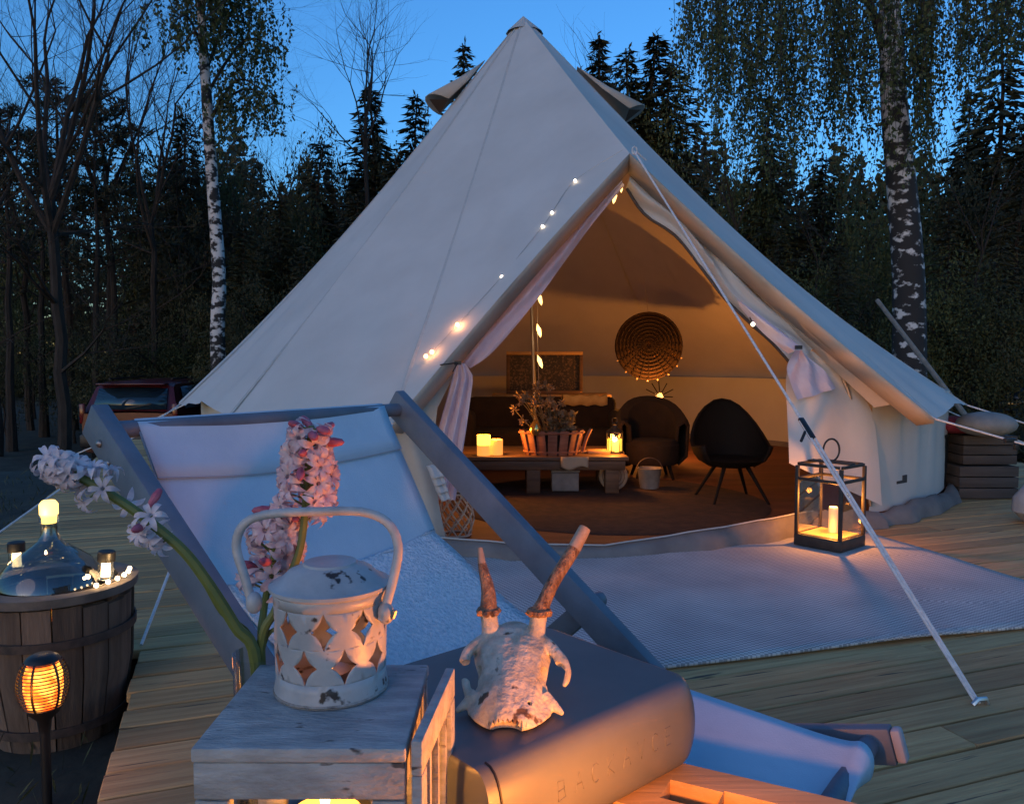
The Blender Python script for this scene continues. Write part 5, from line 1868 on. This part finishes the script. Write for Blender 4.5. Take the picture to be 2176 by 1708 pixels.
arc = [(.5 + .45 * math.cos(a), .5 + .5 * math.sin(a)) for a in np.linspace(.4, 5.9, 10)]
h_ = .014
B_ = [[(0, 0), (0, 1), (.5, .95), (.5, .55), (0, .5)], [(.5, .5), (.6, .1), (0, 0)]]
A_ = [[(0, 0), (.35, 1), (.7, 0)], [(.15, .4), (.55, .4)]]
C_ = [[(.35 + .35 * math.cos(a), .5 + .5 * math.sin(a)) for a in np.linspace(.8, 5.4, 9)]]
K_ = [[(0, 0), (0, 1)], [(.6, 1), (0, .45), (.6, 0)]]
V_ = [[(0, 1), (.35, 0), (.7, 1)]]
E_ = [[(.55, 0), (0, 0), (0, 1), (.55, 1)], [(0, .5), (.45, .5)]]
seq = [B_, A_, C_, K_, A_, V_, C_, E_]
for k, sq in enumerate(seq):
    mb = MB(); glyph(.085 + k * .024, .0165, sq); mb.build('worn_letter', M_('worn dark print', (.060, .064, .066), (.10, .112, .118), .6, 260, lo=.42, hi=.58), t)

# ---- roe deer skull lying on the tin
so = PZ(1078, 1556, zt + .001); so.z = zt + .0015
dirn = (PZ(1108, 1325, zt) - so); dirn.z = 0; dirn.normalize()
latn = Vector((dirn.y, -dirn.x, 0))      # to the right
t = thing('deer_skull', so + dirn * .07, 'small weathered deer skull with two spike antlers lying on the grey tin', 'skull')


KS = 1.19


def SK(s, w, z):
    return so + dirn * (s * KS) + latn * (w * KS) + Vector((0, 0, z * KS))


KS = 1.19


def ev_mesh(o):
    tmp = bpy.data.scenes.new('tmp')
    for q in [o] + [m.object for m in o.modifiers if m.type == 'BOOLEAN']:
        tmp.collection.objects.link(q)
    vl = tmp.view_layers[0]; vl.update(); dg = vl.depsgraph
    me = bpy.data.meshes.new_from_object(o.evaluated_get(dg))
    bpy.data.scenes.remove(tmp)
    return me


st = [  # s, half width, top z, base half width
    (.000, .0150, .0110, .0165), (.004, .0190, .0150, .0215), (.013, .0235, .0205, .0290), (.026, .0270, .0265, .0360), (.038, .0285, .0320, .0385), (.050, .0290, .0375, .0350), (.062, .0310, .0430, .0310), (.074, .0350, .0485, .0300),
    (.086, .0375, .0530, .0300), (.098, .0365, .0560, .0300), (.112, .0330, .0550, .0290), (.126, .0280, .0500, .0250), (.139, .0200, .0400, .0180), (.146, .0100, .0300, .0090)]
sk = MB(); rows = []
for s, hw, tz_, bw2 in st:
    f = max(0.0, min(1.0, (.072 - s) / .045))
    rd = -.005 * f
    cz_ = tz_ * lerp(.62, .34, f)
    secs = [(-bw2 * .6, .0005), (-bw2, .002), (-bw2, cz_ * .5), (-lerp(hw, bw2 * .9, f * .4), cz_), (-hw * .82, lerp(cz_, tz_, lerp(.66, .46, f))), (-hw * .48 + rd * .5, tz_ * lerp(.975, .83, f)), (-hw * .2 + rd, tz_ * lerp(1.0, .97, f)), (rd, tz_ * lerp(.985, 1.0, f)),
            (hw * .2 + rd, tz_ * lerp(1.0, .96, f)), (hw * .48 + rd * .5, tz_ * lerp(.975, .80, f)), (hw * .82, lerp(cz_, tz_, lerp(.66, .44, f))), (lerp(hw, bw2 * .9, f * .4), cz_), (bw2, cz_ * .5), (bw2, .002), (bw2 * .6, .0005)]
    rows.append([SK(s, w, z) for w, z in secs])
sk.grid([r + [r[0]] for r in rows], flip=True)
sk.add(rows[0], [tuple(range(15))]); sk.add(rows[-1], [tuple(range(14, -1, -1))])
PED = {}
for sg in (-1, 1):
    # brow, arch and cheek flare, all grown into one bone
    sk.tube(smooth([SK(.094, sg * .024, .046), SK(.086, sg * .034, .043), SK(.076, sg * .0415, .039), SK(.067, sg * .0450, .033)], 12), list(np.linspace(.0085, .0050, 12)), 10)
    if sg > 0:
        sk.tube(smooth([SK(.076, .0415, .039), SK(.068, .0475, .035), SK(.060, .0505, .029), SK(.0545, .0500, .0225), SK(.0520, .0475, .0185)], 14), list(np.interp(np.linspace(0, 1, 14), [0, .6, 1], [.0066, .0048, .0020])), 10)
    else:
        sk.tube(smooth([SK(.076, -.0415, .039), SK(.064, -.0425, .030), SK(.050, -.0405, .020), SK(.038, -.036, .012)], 14), .0046, 10)
    sk.tube(smooth([SK(.044, sg * .030, .012), SK(.036, sg * .040, .0065), SK(.030, sg * .0470, .0030)], 10), list(np.linspace(.0085, .0022, 10)), 8)
    p0 = SK(.095, sg * .0205, .044); p1 = SK(.104, sg * .0245, .0685)
    sk.tube(smooth([p0, lerp(p0, p1, .5), p1], 10), [.0150, .0132, .0118, .0108, .0102, .0098, .0097, .0098, .0100, .0102], 14)
    PED[sg] = p1
sk.ball(SK(.110, 0, .036), (.029, .034, .024), 18, 12, Matrix((latn, dirn, Vector((0, 0, 1)))).transposed())
so_ = sk.build('skull_union', bone, None)
md = so_.modifiers.new('r', 'REMESH'); md.mode = 'VOXEL'; md.voxel_size = .00105; md.use_smooth_shade = True
md = so_.modifiers.new('s', 'SMOOTH'); md.factor = .5; md.iterations = 4
cut = MB()
Ms = Matrix((latn, dirn, Vector((0, 0, 1)))).transposed()
for sg in (-1, 1):
    cut.ball(SK(.0600, sg * .0385, .0265), (.0150, .0120, .0150), 16, 12, Ms)
co_ = cut.build('skull_cut', bone, None)
cut2 = MB()
cut2.ball(SK(-.002, -.001, .0015), (.0165, .0120, .0085), 16, 10, Ms)
g4 = np.random.default_rng(4)
for k in range(9):
    w = -.0155 + .0039 * k
    cut2.ball(SK(-.0015 + g4.uniform(-.001, .0012), w, .0062 + g4.uniform(-.001, .0028)), (.0016, .0048, .0060), 8, 6, Ms)
cut2.ball(SK(.021, .0180, .0150), (.0030, .0034, .0050), 10, 8, Ms)
co2_ = cut2.build('skull_cut', bone, None)
for c_ in (co_, co2_):
    md = so_.modifiers.new('b', 'BOOLEAN'); md.operation = 'DIFFERENCE'; md.object = c_; md.solver = 'EXACT'; md.use_self = (c_ is co2_)
me_ = ev_mesh(so_)
off_ = Vector(so_.location)
for o_ in (so_, co_, co2_):
    bpy.data.objects.remove(o_)
me_.name = 'cranium'
for v in me_.vertices: v.co += off_ - OFF[t.name]
me_.shade_smooth(); me_.set_sharp_from_angle(angle=R(50))
me_.materials.clear(); me_.materials.append(bone)
o_ = bpy.data.objects.new('cranium', me_); COL.objects.link(o_); o_.parent = t; OFF[o_.name] = OFF[t.name]
mb = MB()
for pts_ in ([(.070, -.002), (.082, .001), (.094, -.001), (.110, .001)], [(.074, -.022), (.070, -.010), (.072, 0), (.069, .012), (.073, .024)], [(.050, .010), (.058, .012), (.068, .009)]):
    pass
for sg in (-1, 1):
    p1 = PED[sg]
    rows9 = []
    for k in range(25):
        a = 2 * PI * k / 24
        w9 = .0022 * math.sin(k * 2.6) + .0014 * math.sin(k * 4.3 + sg)
        rows9.append([p1 + (latn * math.cos(a) + dirn * math.sin(a)) * rr9 * KS + Vector((0, 0, zz9)) for rr9, zz9 in ((.0080, -.003), (.0108 + w9, -.0015), (.0120 + w9, .0010), (.0105 + w9 * .5, .0045), (.0075, .006))])
    rows9[-1] = rows9[0]
    mb = MB(); mb.grid(rows9); mb.build('burr', antler_m, t)
    if sg < 0:
        tip = P(1020, 1164, p1.y + .03); rr = [.0092, .0082, .0072, .0062, .0052, .0043, .0034, .0024]
    else:
        tip = P(1243, 1122, p1.y + .05); rr = [.0088, .0070, .0066, .0066, .0067, .0068, .0066, .0062]
    pts = smooth([p1, lerp(p1, tip, .35) + latn * (-.003 * sg), lerp(p1, tip, .7), tip], 8)
    mb = MB(); mb.tube(pts[:6], [r * KS for r in rr[:6]], 12); mb.build('antler', antler_m, t)
    mb = MB(); mb.tube(pts[5:], [r * KS for r in rr[5:]], 12); mb.build('antler_tip', antler_tip, t, angle=50)

# ---- low crate carrying the white lantern
kz = .30
t = thing('stand_box', (-.235, .655, 0), 'grey painted wooden box under the white lantern', 'box')
for k in range(4):
    zz = kz * (k + .5) / 4
    for yy in (.545, .805):
        mb = MB(); mb.box((-.225, yy, zz), (.30, .014, kz / 4 - .005)); mb.build('slat', chair_m, t, bevel=.002)
    for xx in (-.368, -.082):
        mb = MB(); mb.box((xx, .675, zz), (.014, .245, kz / 4 - .005)); mb.build('slat', chair_m, t, bevel=.002)
mb = MB(); mb.box((-.225, .675, kz - .008), (.27, .244, .012)); mb.build('top', chair_m, t, bevel=.002)

# ---- white wooden lantern
lz = .557
lx0, lx1 = PZ(403, 1590, lz).x, PZ(862, 1590, lz).x
ly0, ly1 = PZ(632, 1590, lz).y, .778
lcx, lcy = (lx0 + lx1) / 2, (ly0 + ly1) / 2
wd, dp = lx1 - lx0, ly1 - ly0
t = thing('wooden_lantern', (lcx, lcy, kz), 'worn white wooden lantern with a warm glow and chipped top', 'lantern')
mb = MB(); mb.box((lcx, lcy, lz - .006), (wd, dp, .012)); mb.build('top_board', white_wood, t, bevel=.0025)
zb_ = lz - .0125
bh = .030
mb = MB(); mb.box((lcx, ly0 + .008, zb_ - bh / 2), (wd - .002, .012, bh)); mb.build('rail', white_wood, t, bevel=.002)
mb = MB(); mb.box((lcx, ly1 - .008, zb_ - bh / 2), (wd - .002, .012, bh)); mb.build('rail', white_wood, t, bevel=.002)
for sx in (0, 1):
    xx = lx0 + .008 if sx == 0 else lx1 - .008
    mb = MB(); mb.box((xx, lcy, zb_ - bh / 2), (.012, dp - .030, bh)); mb.build('rail', white_wood, t, bevel=.002)
    for yy in (ly0 + .010, ly1 - .010):
        x2 = lx0 + .0145 if sx == 0 else lx1 - .0145
        mb = MB(); mb.box((x2, yy, (zb_ - bh - .0015 + kz + .02) / 2), (.027, .014, zb_ - bh - .0015 - kz - .02)); mb.build('post', white_wood, t, bevel=.002)
mb = MB(); mb.box((lcx, lcy, kz + .010), (wd, dp, .019)); mb.build('base', white_wood, t, bevel=.0025)
for yy in (ly0 + .012, ly1 - .012):
    mb = MB(); mb.add([(lx0 + .027, yy, kz + .02), (lx1 - .027, yy, kz + .02), (lx1 - .027, yy, zb_ - bh), (lx0 + .027, yy, zb_ - bh)], [(0, 1, 2, 3)]); mb.build('pane', glass, t)
for xx in (lx0 + .010, lx1 - .006):
    mb = MB(); mb.add([(xx, ly0 + .017, kz + .02), (xx, ly1 - .017, kz + .02), (xx, ly1 - .017, zb_ - bh), (xx, ly0 + .017, zb_ - bh)], [(0, 1, 2, 3)]); mb.build('pane', glass, t)
cx_ = lcx + .0
mb = MB(); mb.lathe([(0, kz + .02), (.036, kz + .02), (.036, kz + .15), (.032, kz + .155), (0, kz + .150)], Vector((cx_, lcy, 0)), 20); mb.build('candle', M_('amber candle wax', (.72, .42, .16), rough=.6, emit=(1.0, .38, .07), estr=.30), t)
mb = MB(); mb.ball(Vector((cx_, lcy, kz + .172)), (.005, .005, .014), 8, 8); mb.build('flame', glow_mat('candle flame', (1.0, .55, .14), 4.0), t)
lamp('candle_light', (cx_, lcy, kz + .19), .22, WARM, .008, t)
# ajar side door seen from outside, lit by the candle beside it
mb = MB(); hx, hy = lx1 + .003, ly0 + .004
dd_ = Vector((.10, 1, 0)).normalized(); dn = Vector((dd_.y, -dd_.x, 0))
Md = Matrix((dd_, -dn, Vector((0, 0, 1)))).transposed()
dw, zt_, zl_ = .150, lz + .004, kz + .012
dc = Vector((hx, hy, 0)) + dd_ * dw / 2 + dn * .005
for zz in (zt_ - .014, zl_ + .014):
    mb.box(dc + Vector((0, 0, zz)), (dw, .009, .028), Md)
for k in (-1, 1):
    mb.box(dc + dd_ * k * (dw / 2 - .010) + Vector((0, 0, (zt_ + zl_) / 2)), (.020, .0088, zt_ - zl_ - .057), Md)
door = mb.build('door', white_wood, t, bevel=.0015)
mb = MB(); q0 = dc - dd_ * (dw / 2 - .02); q1 = dc + dd_ * (dw / 2 - .02)
mb.add([q0 + Vector((0, 0, zl_ + .028)), q1 + Vector((0, 0, zl_ + .028)), q1 + Vector((0, 0, zt_ - .028)), q0 + Vector((0, 0, zt_ - .028))], [(0, 1, 2, 3)]); mb.build('pane', glass, door)
mb = MB()
for k in range(3):
    q = dc + dd_ * (-.035 + .035 * k)
    mb.box(q + Vector((0, 0, (zt_ + zl_) / 2)), (.007, .006, zt_ - zl_ - .057), Md)
mb.build('glazing_bar', white_wood, door)

# ---- enamel tea light pot on top
pr = .0505
pc = PZ(697, 1520, lz); 
pc = Vector(((697 - CX) / F * .722, .722, lz + .001))
t = thing('enamel_lantern', pc, 'chipped white enamel tealight pot with star cutouts on the wooden lantern', 'tealight holder')
hb = .094
rad_at = lambda z: pr * (1.0 + .035 * (z / hb)) - (.0018 if .004 < z < hb else 0)
cells = 9


def wallp(a, z, r_off=0.0):
    r = rad_at(z) + r_off
    return pc + Vector((r * math.cos(a), r * math.sin(a), z))


mb = MB()
da = 2 * PI / cells
bandz = [(.020, .051, 0.5), (.051, .083, 0.0)]
aoff = R(-90) + .10


def star(n=8):
    out = []
    for k in range(16):
        th = 2 * PI * k / 16
        # four pointed, concave sided
        c, s_ = math.cos(th), math.sin(th)
        q = (abs(c) ** .72 + abs(s_) ** .72) ** (-1 / .72)
        out.append((c * q, s_ * q))
    return out


sp = star()
for z0, z1, ph in bandz:
    for k in range(cells):
        ac = aoff + (k + ph) * da
        zc = (z0 + z1) / 2
        inner = [(x * da * .33, y * (z1 - z0) * .52) for x, y in sp]
        outer = []
        for kk in range(16):
            th = 2 * PI * kk / 16
            c, s_ = math.cos(th), math.sin(th)
            m_ = max(abs(c), abs(s_))
            outer.append((c / m_ * da / 2, s_ / m_ * (z1 - z0) / 2))
        rings = []
        for q in (0, .25, .5, .75, 1.0):
            rings.append([wallp(ac + lerp(o_[0], i_[0], q), zc + lerp(o_[1], i_[1], q)) for o_, i_ in zip(outer, inner)])
        mb.grid([r + [r[0]] for r in rings])
ncol = 48
for zs2 in ((.0, .004, .012, .020), (.083, .088, .094)):
    mb.grid([[wallp(aoff + 2 * PI * k / ncol, z) for k in range(ncol + 1)] for z in zs2])
mb.build('body', enamel, t, solid=.0012, angle=50, weld=True)
mb = MB(); mb.lathe([(0, .002), (pr - .002, .002)], pc, 30); mb.build('bottom', enamel, t)
mb = MB(); mb.lathe([(pr + .002, .0925), (pr + .0042, .0945), (pr + .0042, .0975), (pr + .002, .0985), (pr - .004, .100), (.038, .109), (.0245, .1145), (.0235, .1165), (.020, .1170), (0, .1168)], pc, 40); mb.build('lid', enamel, t)
mb = MB(); mb.tube([pc + Vector((rad_at(.004) * math.cos(a), rad_at(.004) * math.sin(a), .002)) for a in np.linspace(0, 2 * PI, 40, endpoint=False)], .0016, 6, closed=True); mb.build('foot_ring', M_('chipped dark edge', (.08, .075, .07), (.35, .35, .34), .5, 60), t)
hp = smooth([P(x, y, .722 + k) for x, y, k in ((536, 1283, -.008), (520, 1225, -.004), (502, 1160, 0), (520, 1112, 0), (575, 1092, 0), (690, 1086, 0), (775, 1088, 0), (825, 1112, -.002), (846, 1160, -.006), (838, 1220, -.012), (822, 1280, -.020), (812, 1318, -.024))], 44)
mb = MB(); mb.tube(hp, .0042, 10); mb.build('handle', M_('worn enamel handle', (.30, .31, .31), (.48, .48, .47), .45, 40, c3=(.05, .045, .04), s3=70, t3=.66), t)
for x, y, k in ((540, 1280, -.010), (820, 1302, -.022)):
    q = P(x, y, .722 + k)
    mb = MB(); mb.ball(q, (.0075, .0075, .010), 10, 8); mb.build('lug', enamel, t)
mb = MB(); q = P(822, 1312, .70); mb.tube([q, q + Vector((.006, -.004, .002)), q + Vector((.008, -.004, .008))], .0022, 6); mb.build('rivet', metal, t)
mb = MB(); mb.lathe([(0, .004), (.018, .004), (.018, .016), (0, .016)], pc, 16); mb.build('tealight', metal, t)
mb = MB(); mb.lathe([(pr - .0042, .003), (pr - .0030, .090)], pc, 30); tag(mb.build('rusty_lining', M_('rusty lining', (.20, .085, .03), (.36, .17, .07), .8, 50), t)) if False else None
mb = MB(); mb.ball(pc + Vector((0, 0, .022)), (.002, .002, .006), 8, 6); mb.build('flame', glow_mat('low tealight flame', (1.0, .35, .05), .8), t)
lamp('tealight_glow', pc + Vector((0, 0, .034)), .0045, (1.0, .26, .03), .006, t)

# ---- candle jar in front of the tin (its light falls on tin, skull and lantern)
cj = Vector((.150, .625, tz2))
t = thing('candle_jar', cj, 'glass jar with a burning candle on the pine table', 'candle')
mb = MB(); mb.lathe([(0, .001), (.036, .001), (.038, .006), (.038, .085), (.035, .088)], cj, 24); mb.build('jar', glass, t)
mb = MB(); mb.lathe([(0, .004), (.033, .004), (.033, .045), (0, .043)], cj, 20); mb.build('wax', M_('amber candle wax', (.72, .42, .16), rough=.6, emit=(1.0, .38, .07), estr=.30), t)
mb = MB(); mb.ball(cj + Vector((0, 0, .058)), (.005, .005, .013), 8, 8); mb.build('flame', glow_mat('candle flame', (1.0, .55, .14), 4.0), t)
lamp('candle_light', cj + Vector((.0, 0, .079)), 1.6, (1.0, .27, .04), .008, t)

# ---- glass vase with hyacinths behind the lantern
vp = Vector(((540 - CX) / F * .815, .795, kz))
vp.x = (542 - CX) / F * .795
tv_ = P(542, 1386, .795).z - kz
t = thing('glass_vase', vp, 'slim clear glass vase holding hyacinth stems behind the white lantern', 'vase')
mb = MB(); mb.lathe([(0, .002), (.024, .0), (.026, .01), (.0245, tv_ * .6), (.027, tv_)], vp, 24); mb.build('glass', glass, t)
mb = MB(); mb.lathe([(0, .006), (.022, .006), (.022, tv_ * .45), (0, tv_ * .45)], vp, 18); mb.build('water', glass_mat('water', (.85, .92, .9), refl=.15), t)

stem_m = M_('hyacinth stem', (.10, .14, .035), (.17, .20, .05), .5, 20, trans=.1)
pet_white = M_('pale hyacinth petal', (.62, .55, .60), (.80, .76, .78), .6, 110, trans=.4, rnd=.2)
pet_pink = M_('pink hyacinth petal', (.70, .46, .50), (.84, .72, .72), .6, 150, trans=.4, rnd=.2)
bud_m = M_('dark pink bud', (.30, .05, .10), (.48, .14, .19), .6, 60)


def floret_mesh(name, mat, L=.0135, seed=0):
    g = np.random.default_rng(seed)
    b = MB()
    b.lathe([(.0022, -.008), (.003, -.003), (.0028, 0.0)], (0, 0, 0), 7)
    for k in range(6):
        a = 2 * PI * k / 6 + g.uniform(-.12, .12)
        c, s = math.cos(a), math.sin(a)
        rows = []
        cu = g.uniform(.7, 1.3)
        for i in range(6):
            t_ = i / 5
            wv = .0027 * math.sin(PI * min(1, .12 + t_ * .86)) ** .7
            rr = .0018 + L * (t_ - .22 * cu * t_ ** 3)
            zz = .0045 * math.sin(t_ * 2.2) - .0105 * cu * t_ ** 3
            rows.append([Vector((c * rr - s * w, s * rr + c * w, zz + .0012 * (1 - abs(w) / max(wv, 1e-4)) * -1)) for w in (-wv, 0, wv)])
        b.grid(rows)
    o = b.build(name, mat, None, angle=80)
    off = Vector(OFF[o.name]); me = o.data
    for v in me.vertices: v.co += off
    bpy.data.objects.remove(o)
    return me


FW = [floret_mesh('floret', pet_white, .0150, i) for i in range(3)]
FPK = [floret_mesh('floret', pet_pink, .0130, 10 + i) for i in range(3)]
bme = MB(); bme.lathe([(0, .011), (.0025, .009), (.0038, .003), (.003, -.004), (.0015, -.008)], (0, 0, 0), 8); bo = bme.build('bud', bud_m, None); BUD = bo.data
for v in BUD.vertices: v.co += OFF[bo.name]
bpy.data.objects.remove(bo)


def aim(d, roll=0.0):
    d = Vector(d).normalized()
    return d.to_track_quat('Z', 'Y').to_matrix() @ Matrix.Rotation(roll, 3, 'Z')


def hyacinth(label, path, r0, r1, meshes, n, s0, rad, buds, seed, scale=1.0, bowl=None):
    g = np.random.default_rng(seed)
    pts = smooth(path, 40)
    t = thing('hyacinth', pts[0], label, 'hyacinth', 'hyacinths in the glass vase')
    mb = MB(); mb.tube(pts, list(np.linspace(r0, r1, 40)), 8); mb.build('stem', stem_m, t)
    pm = MB()
    for k in range(n):
        s = s0 + (1 - s0) * (k + g.uniform(0, 1)) / n if bowl is None else bowl[k % len(bowl)] + g.uniform(-.035, .035)
        s = min(.999, max(0, s))
        i = min(38, int(s * 39))
        p = pts[i]; tg_ = (pts[i + 1] - pts[i]).normalized()
        a = k * 2.4 + g.uniform(-.4, .4)
        ref = tg_.orthogonal().normalized(); b_ = tg_.cross(ref)
        out = (ref * math.cos(a) + b_ * math.sin(a) + tg_ * .25).normalized()
        rr = rad * (1 - .45 * max(0, (s - .75) / .25)) * g.uniform(.8, 1.15)
        q = p + out * rr
        isb = (k / n > 1 - buds) or g.random() < .12
        me = BUD if isb else meshes[int(g.integers(0, len(meshes)))]
        o = bpy.data.objects.new('bud' if isb else 'floret', me); COL.objects.link(o)
        o.parent = t
        dirf = (out + Vector((0, -.25, -.1)) + Vector(g.normal(0, .2, 3))).normalized()
        o.matrix_basis = Matrix.Translation(q - OFF[t.name]) @ aim(dirf, g.uniform(0, 6)).to_4x4() @ Matrix.Scale(scale * g.uniform(.85, 1.15), 4)
        pm.tube([p, q - dirf * .006], .0011, 4)
    pm.build('flower_stalk', stem_m, t)
    return t


vt = vp + Vector((0, 0, .05))
hyacinth('upright pink hyacinth spike rising above the enamel pot', [vt, P(552, 1400, .795), P(588, 1290, .80), P(636, 1170, .81), P(650, 1060, .815), P(655, 980, .815), P(662, 905, .81)], .0048, .0032, FPK, 46, .60, .027, .12, 1, 1.30)
hyacinth('short pink hyacinth spike behind the arched pot handle', [vt + Vector((.006, .008, 0)), P(556, 1400, .81), P(560, 1300, .82), P(575, 1220, .825), P(590, 1140, .825), P(600, 1095, .825)], .0045, .003, FPK, 38, .50, .028, .08, 2, 1.25)
hyacinth('bent pale hyacinth drooping to one side over the tub', [vt + Vector((-.006, -.006, 0)), P(545, 1420, .79), P(500, 1330, .785), P(440, 1235, .78), P(385, 1165, .775), P(300, 1095, .77), P(225, 1045, .765), P(160, 1010, .76), P(95, 985, .755)], .0066, .0040, FW, 30, .6, .019, .0, 3, 1.08,
         bowl=[.80, .84, .88, .91, .94, .97, .99, .60, .63, .66, .56])
# narrow strap leaves standing in the vase
for k, (x1, y1, x2, y2) in enumerate(((470, 1300, 405, 1190), (596, 1330, 622, 1240))):
    a0 = vp + Vector((.004 * (1 - 2 * k), 0, .06)); pth_ = smooth([a0, P(542 + 8 * k, 1400, .80), P(x1, y1, .80), P(x2, y2, .79)], 20)
    mb = MB(); mb.grid([[q + Vector((w_ * .0055 * math.sin(PI * min(1, .15 + .84 * i / 19)), 0, .002 * abs(w_))) for w_ in (-1, 0, 1)] for i, q in enumerate(pth_)])
    tag(mb.build('strap_leaf', stem_m, None, solid=.0008), 'narrow green hyacinth leaf %s' % ('lying along the bent stem' if k == 0 else 'upright between the pink spikes'), 'leaf')
